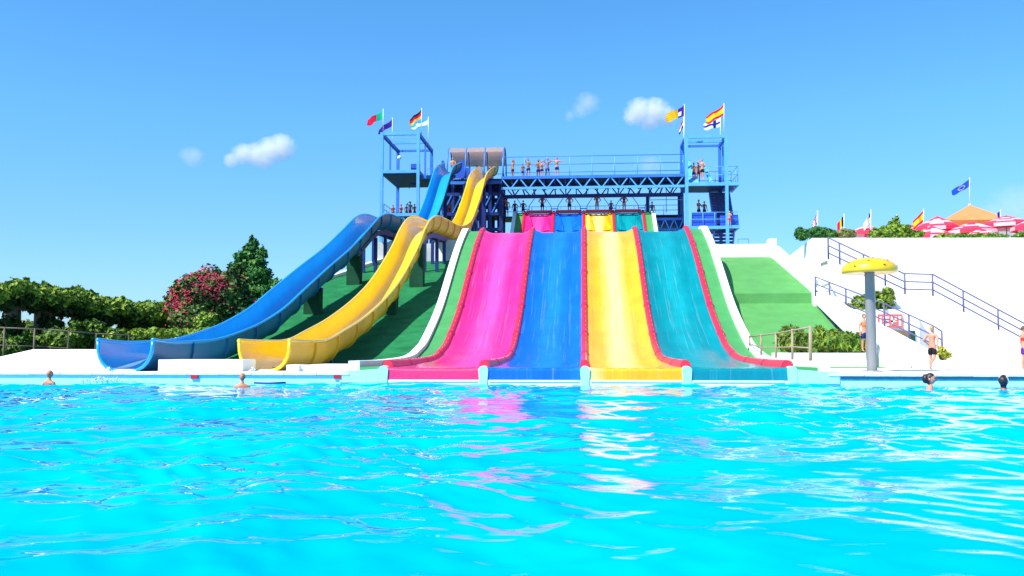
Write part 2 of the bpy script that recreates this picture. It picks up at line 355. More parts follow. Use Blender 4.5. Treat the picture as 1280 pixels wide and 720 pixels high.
# dividers in sections
def run(y0, y1, step):
    n = max(1, int(round((y1-y0)/step))); return [(y0+(y1-y0)*i/n, y0+(y1-y0)*(i+1)/n) for i in range(n)]
for di, xd in enumerate((-XE, -2.98, .02, 2.98, XE)):
    dv = MB()
    dv.box(xd-.05, xd+.05, POOL_Y+.2, POOL_Y+1, .1, .28)
    dvo = dv.build('divider', M_red, slide)
    for (a, b_) in run(POOL_Y+.3, 57, 3.3)+run(80, 92.2, 4):
        mb = MB(); rows = []; n = 10
        for k in range(n+1):
            y = a+.03+(b_-a-.06)*k/n; z = zprof(y); rr = .155
            rows.append([(xd-rr*math.cos(PI*j/8)*1.0, y, z-.06+.235*math.sin(PI*j/8)**.8) for j in range(9)])
        mb.grid(rows, 0, True)
        for kk in (0, n):      # raised collar at each joint
            r_ = rows[kk]; yv = r_[0][1]; dy = .09 if kk == 0 else -.09; zz = zprof(yv+dy)-zprof(yv)
            q0 = [(xd+(p[0]-xd)*1.13, p[1], p[2]+.018) for p in r_]; q1 = [(p[0], p[1]+dy, p[2]+zz) for p in q0]
            mb.grid([q0, q1] if dy > 0 else [q1, q0], 1, True)
        mb.add(rows[0], [tuple(range(9))], 0, False); mb.add(rows[-1], [tuple(range(9))[::-1]], 0, False)
        mb.build('divider_section', [M_red, M_pinklip], dvo)
    mb = MB(); y = POOL_Y+2
    while y < 54:
        z = zprof(y); mb.ball((xd+.05, y, z+.17), .022, 3); y += .55
    mb.build('bolt', mat('pale_bolt', (.8, .35, .4), .4), slide, kind='stuff')
# red cross pad at upper start
for xd in (-4.45, -1.48, 1.5, 4.45):
    beam_part('start_pad', (xd-1.3, 92.4, 14.83), (xd+1.3, 92.4, 14.83), .3, .3, M_red, slide)
    # small moulded start chute visible in the steep top section: a raised V
    mm = [M_pink, M_blue, M_yel, M_teal][(-4.45, -1.48, 1.5, 4.45).index(xd)]
    mb = MB()
    for s_ in (-1, 1):
        ya, yb = 88.6, 91.9
        mb.add([(xd+s_*1.15, yb, zprof(yb)+.02), (xd+s_*.35, ya, zprof(ya)-.10), (xd+s_*1.25, ya, zprof(ya)+.02), (xd+s_*.75, (ya+yb)/2, zprof((ya+yb)/2)+.16)], [(0, 1, 3), (1, 2, 3), (2, 0, 3)], 0, False)
    mb.build('start_chute', mm, slide)
# green side strips and white borders, with outer skirts to the ground
for s_ in (-1, 1):
    for nm, xa, xb, m, up in (('side_strip', XE+.17, XE+.82, M_strip, -.04), ('white_border', XE+.82, XE+1.16, M_white, .14)):
        mb = MB(); A = []; B = []; Cc = []; D = []
        for y, z in PC:
            if y > 92.6: break
            A.append((s_*xa, y, z+up)); B.append((s_*xb, y, z+up)); Cc.append((s_*xb, y, max(-.1, z-1.6))); D.append((s_*xa, y, z-.3))
        mb.grid([D, A], 0, True, s_ < 0); mb.grid([A, B], 0, True, s_ < 0); mb.grid([B, Cc], 0, True, s_ < 0)
        mb.add([D[0], A[0], B[0], (s_*xb, A[0][1], .0)], [(0, 1, 2, 3)], 0, False)
        mb.build(nm, m, slide)
mb = MB()   # concrete body below the lanes
for s_ in (-1, 1):
    pts = [(y, z-.3) for y, z in PC if y < 93]
    top = [(s_*6.6, y, z) for y, z in pts]; bot = [(s_*6.6, y, -.2) for y, z in pts]; mb.grid([top, bot], 0, False, s_ < 0)
mb.add([(-6.6, 93, -.2), (6.6, 93, -.2), (6.6, 93, 14.3), (-6.6, 93, 14.3)], [(3, 2, 1, 0)])
mb.add([(-6.9, POOL_Y-.02, -.5), (6.9, POOL_Y-.02, -.5), (6.9, POOL_Y-.02, .08), (-6.9, POOL_Y-.02, .08), (-6.9, POOL_Y+.4, .08), (6.9, POOL_Y+.4, .08)], [(0, 1, 2, 3), (3, 2, 5, 4)])
mb.build('slide_body', M_white, slide)
# rounded pale caps where the dividers meet the pool
for xd in (-5.98, -2.98, .02, 2.98, 5.98):
    mb = MB(); P = []
    for k in range(13):
        a = PI*k/12; P.append((xd-.145*math.cos(a)*1.0, .37+.13*math.sin(a)))
    P = [(xd-.11, -.1)]+P+[(xd+.11, -.1)]
    fr = [(p[0], POOL_Y-.05, p[1]) for p in P]; bk = [(p[0], POOL_Y+.42, p[1]) for p in P]
    mb.grid([fr, bk], 0, True); mb.add(fr, [tuple(range(len(fr)))[::-1]]); mb.build('divider_cap', M_tile, slide)
for s_ in (-1, 1):
    mb = MB(); mb.prism([(s_*6.12, POOL_Y-.04), (s_*7.3, POOL_Y-.04), (s_*7.3, POOL_Y+.9), (s_*6.12, POOL_Y+.9)][::s_], [.0]*4, [.40, .32, .30, .36][::s_] if s_ > 0 else [.36, .30, .32, .40]); mb.build('end_block', M_tile, slide)

# ------------------------------------------------------------------ hillside (green slopes, plateau)
def tri_strip(mb, rows, mi=None): mb.grid(rows, mi, False)
# left slope
def zl(t_): return .25+(6.75-.25)*t_
def slope_z(x, y):   # green slope height under a point
    if y < 33.5: return .25
    if y > 66: return 7.0
    return .26+7.1*max(0, (y-36)/30)**1.15
mb = MB(); rows = []
for i in range(13):
    t_ = i/12; yy = 33.5+(66-33.5)*t_
    z = slope_z(0, yy)
    xl = -18.7 if yy < 50 else -18.7+4.1*((yy-50)/16)**1.3
    rows.append([(xl+(-7.05-xl)*j/16, yy+random.uniform(-.02, .02), z+random.uniform(-.03, .03)) for j in range(17)])
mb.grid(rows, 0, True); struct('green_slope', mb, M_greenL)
LS = rows
# white edge kerb down the left side of that slope
kerb = MB(); A = [Vector(r_[0]) for r_ in rows]
kt = [(a.x-.28, a.y, a.z+.22) for a in A]; kt2 = [(a.x+.05, a.y, a.z+.22) for a in A]; kd = [(a.x+.05, a.y, a.z-.2) for a in A]; ko = [(a.x-.35, a.y, -.2) for a in A]
kerb.grid([ko, kt, kt2, kd], 0, False)
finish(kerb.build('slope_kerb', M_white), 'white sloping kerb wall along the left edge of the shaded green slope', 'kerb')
# right slope; the step is shaped to draw a dark shade band across it
mb = MB(); rows = []
prR = [(34.5, .27), (38, .35), (46.5, 3.25), (46.55, 3.75), (56.5, 6.55)]
for yy, z in prR: rows.append([(7.05+(11.35-7.05)*j/8, yy+ (0), z) for j in range(9)])
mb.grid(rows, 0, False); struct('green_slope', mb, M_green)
# top walls
tw = MB(); tw.box(7.06, 11.6, 56.5, 57.1, 4, 7.35); finish(tw.build('hilltop_wall', M_white), 'low white wall across the top of the bright green slope on the right', 'wall')
tw = MB(); tw.box(11.2, 11.62, 56.3, 57.2, 4, 7.65); finish(tw.build('wall_post', M_white), 'short white corner post at the right end of the hilltop wall', 'post')
_x = lambda px: at(px, 320, 66).x
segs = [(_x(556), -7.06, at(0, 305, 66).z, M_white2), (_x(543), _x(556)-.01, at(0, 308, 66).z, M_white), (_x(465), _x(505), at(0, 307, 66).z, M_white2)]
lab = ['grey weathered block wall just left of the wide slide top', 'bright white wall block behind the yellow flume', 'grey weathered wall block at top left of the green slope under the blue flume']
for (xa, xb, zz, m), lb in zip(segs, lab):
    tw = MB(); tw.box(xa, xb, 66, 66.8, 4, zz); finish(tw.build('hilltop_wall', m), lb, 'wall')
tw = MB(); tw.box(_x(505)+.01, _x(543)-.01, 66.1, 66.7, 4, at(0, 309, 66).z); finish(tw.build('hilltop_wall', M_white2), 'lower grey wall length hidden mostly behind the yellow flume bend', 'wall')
# hill behind
mb = MB(); mb.prism([(-20, 120), (-14.5, 66.5), (-7, 66.5), (-7, 120)], [-.5]*4, [5.2, 6.6, 6.6, 5.6]); mb.prism([(7, 57), (11.5, 57), (16, 120), (7, 120)], [-.5]*4, [6.2, 6.2, 5.5, 5.5])
mb.prism([(-45, 72), (-19.1, 46), (-14.8, 66), (-20, 120)], [-.5]*4, [-.2, .0, 6.2, 5]); struct('hill', mb, M_grass)
# right ridge wall (white sloping parapet on the right of the bright slope)
mb = MB()
def ridge(y): return .5+ (7.15-.5)*((y-34.4)/(56.4-34.4))
ysr = [34.4+i*(56.4-34.4)/11 for i in range(12)]
rows = [[(11.3, y, ridge(y)-.8) for y in ysr], [(11.32, y, ridge(y)) for y in ysr], [(11.75, y, ridge(y)+.05) for y in ysr], [(11.78, y, -.1) for y in ysr]]
mb.grid(rows, 0, False)
mb.add([(11.3, 34.4, -.1), (11.78, 34.4, -.1), (11.75, 34.4, .55), (11.32, 34.4, .5)], [(0, 1, 2, 3)])
finish(mb.build('ridge_wall', M_white), 'broad white sloping parapet on the right side of the bright green slope', 'wall')

# ------------------------------------------------------------------ right: high terrace wall, stairs
WY = 46.0
tl = at(1015, 297.5, WY)
mb = MB(); mb.prism([(tl.x, WY), (44, WY), (44, 60), (12.3, 60), (12.25, 57)], -.2, [tl.z, tl.z-.25, tl.z-.25, tl.z, tl.z])
finish(mb.build('terrace_wall', M_white), 'huge plain white terrace wall filling the right side below the parasols', 'wall')
mb = MB(); mb.prism([(12.3, 60.02), (44, 60.02), (44, 110), (14, 110)], -.2, tl.z-.3); struct('terrace_ground', mb, M_deck)
TZ = tl.z
# upper flight: stair mass projecting from the wall
UY = 44.6
def U(px, py): p = at(px, py, UY); return p
up_rail = [(1035, 297), (1130, 341)]; 
a0 = U(1035, 324); a1 = U(1130, 368); b1 = U(1166, 370); c1 = U(1330, 458)
ust = thing('staircase', 'upper white staircase running down the terrace wall to the right', 'staircase', (a0.x, UY, .28))
mb = MB(); poly = [(a0.x, a0.z+.0), (a1.x, a1.z), (b1.x, b1.z), (c1.x, max(.3, c1.z)), (c1.x, .2), (a0.x, .2)]
fr = [(p[0], UY, p[1]) for p in poly]; bk = [(p[0], WY+.05, p[1]) for p in poly]; n = len(poly)
mb.add(fr+bk, [tuple(range(n))[::-1], tuple(range(n, 2*n))]+[(i, (i+1) % n, n+(i+1) % n, n+i) for i in range(n)]); mb.build('stair_wall', M_white, ust)
def steps(p, q, parent, n, ya, yb):
    me_ = None
    for i in range(n):
        xa = p.x+(q.x-p.x)*i/n; z = p.z+(q.z-p.z)*(i+.4)/n
        if me_ is None:
            s_ = MB(); s_.box(0, (q.x-p.x)/n*1.02, 0, yb-ya, -.17, 0); o = s_.build('step', M_step, parent, origin=(0, 0, 0)); me_ = o.data
        else: o = bpy.data.objects.new('step', me_); C.objects.link(o); o.parent = parent
        o.location = Vector((xa, ya, z))-parent.location
steps(a0, a1, ust, 12, UY+.08, WY-.02); steps(b1, c1, ust, 22, UY+.08, WY-.02)
def railing(name, label, tops, heights, posts_px, conv, m, r_=.028, rows=(0, .36, .70), cat='railing', post_r=None):
    """tops: pixel polyline of top rail; heights: rail height at each of those points (m)"""
    T = [conv(px, py, i) for i, (px, py) in enumerate(tops)]
    g = thing(name, label, cat, (T[0].x, T[0].y, T[0].z-heights[0]))
    for f in rows: tube_part('rail', [t_-Vector((0, 0, f*heights[i])) for i, t_ in enumerate(T)], r_, m, g, 6)
    xs = [t_[0] for t_ in tops]
    for px in posts_px:
        for i in range(len(tops)-1):
            if tops[i][0] <= px <= tops[i+1][0]:
                f = (px-tops[i][0])/(tops[i+1][0]-tops[i][0]); 
                # perspective-true interpolation through the point's own ray
                best = min((abs(proj(T[i].lerp(T[i+1], k/60))[0]-px), k/60) for k in range(61))[1]
                p = T[i].lerp(T[i+1], best); h = heights[i]*(1-best)+heights[i+1]*best
                tube_part('post', [p-Vector((0, 0, h)), p], post_r or r_*1.3, m, g, 6); break
    return g
def proj(p):
    v = Vector(p)-Vector((0, 0, H)); d = v.dot(_F); return 640+F*v.dot(_R)/d, 360-F*v.dot(_U)/d
railing('stair_railing', 'long dark railing along the upper staircase on the white terrace wall', [(1035, 297), (1130, 342), (1166, 343), (1330, 431)], [1.05]*4,
        [1035.5, 1049, 1079, 1106, 1130.5, 1165.5, 1205, 1247, 1288], lambda px, py, i: at(px, py, UY+.1), M_rail, .032)
# lower flight, coming towards the pool along the ridge wall
lowA = (1019, 346, 45.9); lowB = (1166, 408, 35.2)
fa = at(1020, 369, 45.9); fb = at(1168, 440, 35.2)
lst = thing('staircase', 'lower white staircase descending toward the pool beside the ridge wall', 'staircase', (fb.x, fb.y, .28))
mb = MB(); mb.prism([(11.8, 34.6), (fb.x-.1, 34.6), (fb.x, fb.y), (max(fa.x, 11.85), 45.9), (11.8, 46)], -.1, [.5, .8, fb.z, fa.z, fa.z])
mb.build('stair_wall', M_white, lst)
railing('stair_railing', 'shorter dark railing along the lower staircase behind the yellow dome', [(1019, 346), (1105, 379.5), (1166, 407), (1177, 414)], [.95, 1.0, .98, .9],
        [1019.5, 1037, 1057, 1105, 1136, 1166, 1177], lambda px, py, i: at(px, py, (45.9, 39.2, 35.2, 35.0)[i]), M_rail, .028)
# planter wall with sign and recess behind the lower stair
pw = MB(); p0 = at(1058, 387, 44.2); p1 = at(1116, 387, 44.2)
pw.box(p0.x, at(1146, 400, 44.2).x, 43.9, 44.5, .2, p0.z)
finish(pw.build('planter_wall', M_white), 'plain white planter wall behind the pink sign', 'wall')
s0 = at(1097, 393, 43.86); s1 = at(1128, 410, 43.86)
sg = thing('notice_board', 'pink and white notice board on white wall behind the yellow dome pole', 'sign', ((s0.x+s1.x)/2, 43.85, s1.z))
mb = MB(); mb.box(s0.x, s1.x, 43.80, 43.86, s1.z, s0.z); mb.build('board', M_sign, sg)
sw = s1.x-s0.x; sh = s0.z-s1.z
for k, (u0, u1, v0, v1) in enumerate(((.06, .14, .15, .85), (.2, .45, .68, .85), (.2, .42, .44, .56), (.2, .45, .16, .32), (.52, .6, .2, .85), (.52, .76, .42, .56), (.68, .76, .5, .85), (.84, .93, .15, .55), (.82, .94, .68, .86))):
    mb = MB(); mb.box(s0.x+u0*sw, s0.x+u1*sw, 43.775, 43.80, s1.z+v0*sh, s1.z+v1*sh); mb.build('print_mark', M_signw, sg)
r0 = at(1112, 413.5, 43.86); r1 = at(1144, 433, 43.86)
mb = MB(); mb.box(r0.x, r1.x-.25, 43.82, 43.88, r1.z, r0.z, 0); mb.box(r1.x-.25, r1.x, 43.8, 43.88, r1.z, r0.z, 1)
finish(mb.build('wall_recess', [M_brown, M_pil]), 'brown recessed panel below the pink notice board', 'panel')

# ------------------------------------------------------------------ left low walls and ramp deck
mb = MB(); a = at(-60, 465, 28.0); b_ = at(133, 463, 28.0)
mb.prism([(a.x, 28.0), (b_.x, 28.0), (b_.x-.6, 34.5), (at(42, 437, 34.5).x, 34.5), (at(-10, 452, 34.5).x, 34.5), (a.x, 33.)], .2, [.31, .31, .98, .98, .62, .4])
finish(mb.build('white_ramp', M_white), 'low sloping white concrete ramp at far left behind the pool edge', 'ramp')
def lowwall(px0, px1, py, Y0, Y1, label, z0=.2, m=M_white):
    p = at(px0, py, Y0); q = at(px1, py, Y0); b = MB(); b.box(p.x, q.x, Y0, Y1, z0, p.z); return finish(b.build('low_wall', m), label, 'wall')
lowwall(198, 303, 449.5, 28.4, 29.6, 'low white wall between the blue and yellow flume exits')
lowwall(358, 373, 456, 28.4, 29.3, 'short low white block right beside the yellow flume exit')
lowwall(374, 447, 456.5, 28.6, 31.5, 'low white wall right of the yellow flume exit, wider piece')
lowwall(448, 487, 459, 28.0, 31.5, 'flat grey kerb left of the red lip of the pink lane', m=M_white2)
for k, (px, lb) in enumerate(((243, 'red float marker on the pool wall left of the yellow flume exit'), (422, 'red float marker on the pool wall right of the yellow flume exit'))):
    p = at(px, 471.5, POOL_Y-.04); b = MB(); b.box(p.x-.11, p.x+.11, POOL_Y-.06, POOL_Y-.002, p.z-.05, p.z+.07)
    o = b.build('float_marker', M_float); finish(o, lb, 'marker')
p = at(344, 480.5, 24.5)
mb = MB(); mb.tube([at(318, 478.5, 25.2), at(335, 479.2, 25), at(357, 478.2, 25.3)], .03, 6); finish(mb.build('float_rope', M_rope), 'thin dark floating rope right of the swimmer by the yellow exit', 'rope')

# ------------------------------------------------------------------ the two flumes
BOT = {}
def flume(name, label, pts, hw, depth, mi_, mo_, exit_flare=True, seed=1):
    """pts: lip-level centreline (px, py, X) -> world; cross-section half ellipse; sections bolted at flanges"""
    W = [onx(px, py, X) for px, py, X in pts]
    CL = [Vector(p) for p in catmull([tuple(p) for p in W], 10)]
    # arclength resample
    L = [0]
    for i in range(1, len(CL)): L.append(L[-1]+(CL[i]-CL[i-1]).length)
    tot = L[-1]; nseg = int(round(tot/3.1)); per = 6; S = []
    j = 0
    for k in range(nseg*per+1):
        s_ = tot*k/(nseg*per)
        while j < len(L)-2 and L[j+1] < s_: j += 1
        f = (s_-L[j])/(L[j+1]-L[j]); S.append(CL[j].lerp(CL[j+1], f))
    fl = thing(name, label, 'water slide', (S[0].x, S[0].y, .2))
    NS = len(S)
    def ring(k, off, grow=0):
        p = S[k]; d = (S[min(k+1, NS-1)]-S[max(k-1, 0)]).normalized(); r = d.cross(Vector((0, 0, 1))).normalized(); u = r.cross(d)
        u = (u*.6+Vector((0, 0, 1))*.4).normalized()
        fl_ = max(0, 1-k/5.0) if exit_flare else 0
        wd = hw*(1+.10*fl_); dp = depth
        out = []
        for q in range(15):
            a = -PI/2+PI*q/14; ss = math.sin(a); cc = math.cos(a)
            xx = (abs(ss)**(.85))*(1 if ss > 0 else -1)*(wd+off); zz = -(abs(cc)**.75)*(dp+off)
            out.append(p+r*xx+u*zz)
        return out
    for sgi in range(nseg):
        ks = list(range(sgi*per, (sgi+1)*per+1)); mb = MB()
        inn = [ring(k, 0) for k in ks]; ou = [ring(k, .05) for k in ks]
        mb.grid(inn, 0, True, True); mb.grid(ou, 1, True)
        for e in (0, -1):   # rolled lip
            li = []
            for i_, k in enumerate(ks):
                a = inn[i_][e]; b_ = ou[i_][e]; o_ = (b_-a).normalized(); c_ = (a+b_)/2; rr = .07
                li.append([c_+o_*rr*math.cos(t_)+Vector((0, 0, 1))*rr*math.sin(t_) for t_ in [PI*2*z/8 for z in range(9)]])
            mb.grid(li, 0, True)
        if sgi == 0: mb.grid([inn[0], ou[0]], 0, False)
        if sgi == nseg-1: mb.grid([ou[-1], inn[-1]], 0, False)
        o = mb.build('flume_section', [mi_, mo_], fl)
        # flange at far end
        k = ks[-1]; d = (S[min(k+1, NS-1)]-S[k-1]).normalized()*.04
        mb = MB(); a = ring(k, .04); b_ = ring(k, .13)
        mb.grid([[q-d for q in a], [q-d for q in b_], [q+d for q in b_], [q+d for q in a]], 0, False); mb.build('flange', mo_, o)
    if exit_flare:   # thick rim at the open end
        mb = MB(); m_ = ring(0, .03); mb.tube(m_, .06, 8); mb.ball(m_[0], .075, 5); mb.ball(m_[-1], .075, 5); mb.build('exit_rim', mi_, fl)
    global BOT; BOT = {id(S): [ring(k, .05)[7] for k in range(NS)], **BOT}
    return fl, S
yf_pts = [(330.5, 426, -10.4), (356, 427, -10.4), (384, 425.5, -10.4), (406, 414, -10.4), (434, 397, -10.4), (463.5, 372, -10.4), (485, 346, -10.4), (505.5, 310, -10.4),
          (515, 288, -10.4), (524, 274, -10.4), (534, 270.5, -10.4), (547, 276, -10.35), (564, 283, -10.3), (577, 277, -10.2), (586, 256, -10.0), (591.5, 239, -9.9), (597, 220, -9.8), (604, 211.5, -9.8), (613, 208, -9.75)]
bf_pts = [(157, 425, -14.6), (186, 428.5, -14.6), (217, 427.5, -14.6), (248, 424, -14.6), (282, 413, -14.6), (305, 403, -14.6), (334, 385, -14.6), (358, 364, -14.6), (394, 333, -14.6),
          (421, 311, -14.6), (444, 288, -14.6), (460, 271.5, -14.6), (472, 268, -14.6), (486, 273, -14.5), (504, 281, -14.3), (522, 282, -14.0), (533, 271, -13.6), (541, 253, -13.4), (546.5, 236, -13.3), (553, 215, -13.2), (558, 207, -13.1), (566, 203.5, -13.0)]
yf, YS = flume('open_flume', 'yellow open flume slide curving down to the pool over the green slope', yf_pts, .74, .98, M_fy, M_fyo)
bfm, BS = flume('open_flume', 'blue open flume slide, leftmost one, running down from the tower hump', bf_pts, .80, 1.0, M_fb, M_fbo)
def under(fl, S, ypos, m, half=.42, wide=1, gap=1.05):
    for y in ypos:
        p = min(S, key=lambda q: abs(q.y-y)); mb = MB()
        mb.box(p.x-half, p.x+half, p.y-half*.9, p.y+half*.9, slope_z(p.x, p.y)-.4, p.z-gap-.25); mb.build('pillar', m, fl)
        beam_part('saddle', (p.x-.5, p.y, p.z-gap-.15), (p.x+.5, p.y, p.z-gap-.15), .3, .22, M_navy, fl)
under(yf, YS, (48.8, 57.0), M_pil); under(bfm, BS, (48.7, 57.5), M_pil)
# steel spine and legs under the hump and upper reaches
for fl, S, leg in ((yf, YS, (62, 65, 67, 71, 75, 79, 83, 86)), (bfm, BS, (61.5, 64.5, 70, 75, 80, 84))):
    prev = None
    for q in S[::4]:
        if q.y > 56:
            c = BOT[id(S)][S.index(q)]-Vector((0, 0, .22))
            if prev is not None:
                for sx in (-.35, .35): beam_part('spine_beam', prev+Vector((sx, 0, 0)), c+Vector((sx, 0, 0)), .16, .30, M_navy, fl)
            prev = c
    for y in leg:
        p = min(BOT[id(S)], key=lambda q: abs(q.y-y)); wx = .22 if y < 66 else .3
        for sx in ((-.42, .42)): beam_part('leg', (p.x+sx, p.y, 4.6), (p.x+sx, p.y, p.z-.42), wx, wx, M_navy, fl)
    p = S[1]; q = S[8]
    for c in (S[4], S[9], S[13]):
        for sx in (-.45, .45): beam_part('leg', (c.x+sx, c.y, .2), (c.x+sx*.8, c.y, c.z-.9), .09, .09, M_navy, fl)
for (S, lb) in ((YS, 'white splash of water below the yellow flume exit'), (BS, 'white splash of water below the blue flume exit')):
    mb = MB(); e = S[0]
    # sheet of running water from the lip to the pool
    P = []
    for k in range(8):
        f = k/7; yy = e.y+.25-f*(1.15); zz = e.z-.98+.05-(f**2)*(e.z-.98+.04); P.append([(e.x+(-.5+j/10)*(.75+.35*f), yy-(.05*math.sin(j*2.3)), zz+.015*math.sin(j*3.1+k)) for j in range(11)])
    mb.grid(P, 0, True)
    for k in range(900):
        a = random.uniform(0, 2*PI); rr = abs(random.gauss(0, .42)); hz = max(0, .42*math.exp(-rr*3.0)*random.random()**.6)
        s_ = random.uniform(.010, .035); c = Vector((e.x+math.cos(a)*rr*1.1, e.y-1.0+math.sin(a)*rr*.5, .02+hz))
        d1 = Vector((random.gauss(0, 1), random.gauss(0, 1), random.gauss(0, 1))).normalized()*s_; d2 = d1.orthogonal(); d3 = d1.cross(d2).normalized()*s_
        mb.add([c+d1, c+d2, c+d3, c-d1-d2], [(0, 1, 2), (0, 2, 3), (0, 3, 1), (1, 3, 2)], 0, True)
    o = mb.build('splash', mat('foam_white', (.75, .86, .88), .3, .5, .04)); finish(o, lb, 'splash')
    # white foam patch left on the pool
# ------------------------------------------------------------------ steel towers
def posts_frame(t, X0, X1, Y0, Y1, ztop, zb, levels, mw=.30, mlight=True):
    for x in (X0, X1):
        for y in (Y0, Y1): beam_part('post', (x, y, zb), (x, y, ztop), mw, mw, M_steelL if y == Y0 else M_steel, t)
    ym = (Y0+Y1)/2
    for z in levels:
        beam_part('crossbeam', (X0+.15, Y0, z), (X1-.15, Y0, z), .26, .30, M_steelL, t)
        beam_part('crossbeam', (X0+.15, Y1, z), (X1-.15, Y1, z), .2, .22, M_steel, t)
        for x in (X0, X1): beam_part('side_beam', (x, Y0+.15, z-.02), (x, Y1-.15, z-.02), .24, .34, M_bluep, t)  # side beams in darker blue: their shade is put into the colour
    beam_part('crossbeam', (X0+.12, ym, ztop-.15), (X1-.12, ym, ztop-.15), .2, .26, M_steelL, t)
    for x in (X0, X1): beam_part('post', (x, ym, levels[-2]+.1), (x, ym, ztop-.3), .16, .16, M_steel, t)
def deck(t, X0, X1, Y0, Y1, z, nm='deck_plate'):
    n = max(1, int(round((Y1-Y0)/1.3)))
    for i in range(n):
        mb = MB(); mb.box(X0+.16, X1-.16, Y0+.16+(Y1-Y0-.32)*i/n, Y0+.16+(Y1-Y0-.32)*(i+1)/n-.02, z-.09, z); mb.build(nm, M_navy, t)
def guard(t, pts, h=1.1, m=None, rr=.03, step=1.3, mids=(.5,)):
    m = m or M_steel
    for f in (0,)+tuple(mids): tube_part('guard_rail', [Vector(p)+Vector((0, 0, h*(1-f))) for p in pts], rr, m, t, 5)
    for a, b_ in zip(pts, pts[1:]):
        a = Vector(a); b_ = Vector(b_); n = max(1, int(round((b_-a).length/step)))
        for i in range(n+1):
            q = a.lerp(b_, i/n); tube_part('guard_post', [q, q+Vector((0, 0, h))], rr*1.1, m, t, 5)
X0, X1, Y0, Y1 = -20.15, -16.45, 90, 98
lt = thing('steel_tower', 'left blue steel tower frame with open top and flags, beside the flumes', 'tower', (X0, Y0, 5))
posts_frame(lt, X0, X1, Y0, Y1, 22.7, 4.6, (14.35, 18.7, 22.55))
deck(lt, X0, X1, Y0, Y1, 18.55); deck(lt, X0, X1, Y0, Y1, 14.3)
guard(lt, [(X0+.2, Y1-.2, 18.3), (X1-.2, Y1-.2, 18.3)], 1.4); guard(lt, [(X0+.2, Y0+.3, 14.4), (X0+.2, Y1-.2, 14.4), (X1, Y1-.2, 14.4)], 1.1)
guard(lt, [(X1+.3, Y0+3.8, 18.3), (-14.6, Y0+3.8, 18.3)], 1.4)
mb = MB(); mb.box(X0+1.9, X0+2.9, Y0+5.5, Y0+5.6, 18.35, 20.6); mb.build('side_panel', M_bluep, lt)
mb = MB(); mb.ball((X0+1.7, Y0+.4, 20.2), .22, 5); mb.build('floodlight', M_white, lt)
for zz in (13.5,): beam_part('lower_beam', (X0, Y0, zz), (X1+1.2, Y0, zz), .2, .3, M_steel, lt)
for k in range(6):
    xa = X0+.15+k*.58; beam_part('brace', (xa, Y0, 13.6), (xa+.29, Y0, 14.2), .08, .08, M_steelL, lt); beam_part('brace', (xa+.29, Y0, 14.2), (xa+.58, Y0, 13.6), .08, .08, M_steelL, lt)
# walkway from left tower to the starting platform
deck(lt, -16.6, -13.6, 91, 94.5, 18.3, 'walkway_plate')
beam_part('crossbeam', (-16.3, 91, 18.3), (-13.8, 91, 18.3), .2, .35, M_steel, lt)
beam_part('crossbeam', (-16.3, 91, 14.3), (-13.8, 91, 14.3), .2, .35, M_steel, lt)

X0, X1, Y0, Y1 = 10.05, 13.9, 90, 94.2
rt = thing('steel_tower', 'right blue steel stair tower with flags and slatted zigzag stairs', 'tower', (X0, Y0, 5))
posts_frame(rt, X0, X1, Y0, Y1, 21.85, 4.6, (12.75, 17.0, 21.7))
deck(rt, X0, 15.0, Y0, Y1, 17.0); deck(rt, X0, 15.0, Y0, Y1, 12.85)
for z in (17.0, 12.8): beam_part('crossbeam', (X1+.15, Y0, z), (15.1, Y0, z), .26, .3, M_steelL, rt); beam_part('side_beam', (15.0, Y0+.2, z), (15.0, Y1, z), .2, .3, M_steel, rt)
guard(rt, [(12.2, Y0+.1, 17.15), (15.0, Y0+.1, 17.15), (15.0, Y1, 17.15)], 1.6, M_steelL); guard(rt, [(11.8, Y1, 17.15), (15, Y1, 17.15)], 1.9)
for (xa, xb, y, z0_, z1_, nm) in ((X0+.5, X0+2.9, Y0+.2, 12.95, 14.3, 'side_panel'), (X0+3.2, 15.0, Y0+.2, 12.95, 14.0, 'side_panel')):
    mb = MB(); mb.box(xa, xb, y, y+.06, z0_, z1_); mb.build(nm, M_bluep, rt)
guard(rt, [(X0+.4, Y0+.05, 12.9), (15.0, Y0+.05, 12.9)], 1.35, M_steelL)
# slanted blue slide-like stringers the group of three stands between
for dx, dx2 in ((.3, 1.25), (2.2, 2.6)):
    mb = MB(); mb.add([(X0+dx, Y0+.1, 17.1), (X0+dx2, Y0-.0, 17.1), (X0+dx2-.5, Y1-.4, 20.2), (X0+dx-.3, Y1-.4, 20.2), (X0+dx, Y0+.18, 17.1), (X0+dx2, Y0+.08, 17.1), (X0+dx2-.5, Y1-.3, 20.2), (X0+dx-.3, Y1-.3, 20.2)],
        [(0, 1, 2, 3), (7, 6, 5, 4), (0, 4, 5, 1), (1, 5, 6, 2), (2, 6, 7, 3), (3, 7, 4, 0)]); mb.build('stair_stringer', M_steelL, rt)
def flight(t, xa, xb, ya, za, yb, zb_, n):
    for x in (xa, xb): beam_part('stair_stringer', (x, ya, za), (x, yb, zb_), .12, .34, M_steel, t)
    for xm in ((xa*2+xb)/3, (xa+xb*2)/3): beam_part('stair_stringer', (xm, ya, za-.1), (xm, yb, zb_-.1), .10, .2, M_navy, t)
    for i in range(n):
        f = (i+.5)/n; y = ya+(yb-ya)*f; z = za+(zb_-za)*f; mb = MB(); mb.box(xa+.06, xb-.06, y-.15, y+.15, z-.11, z+.11); mb.build('tread', M_navy, t)
flight(rt, 12.75, 14.7, 90.8, 12.95, 93.8, 16.8, 13); flight(rt, 12.75, 14.7, 93.8, 8.4, 90.8, 12.6, 13)
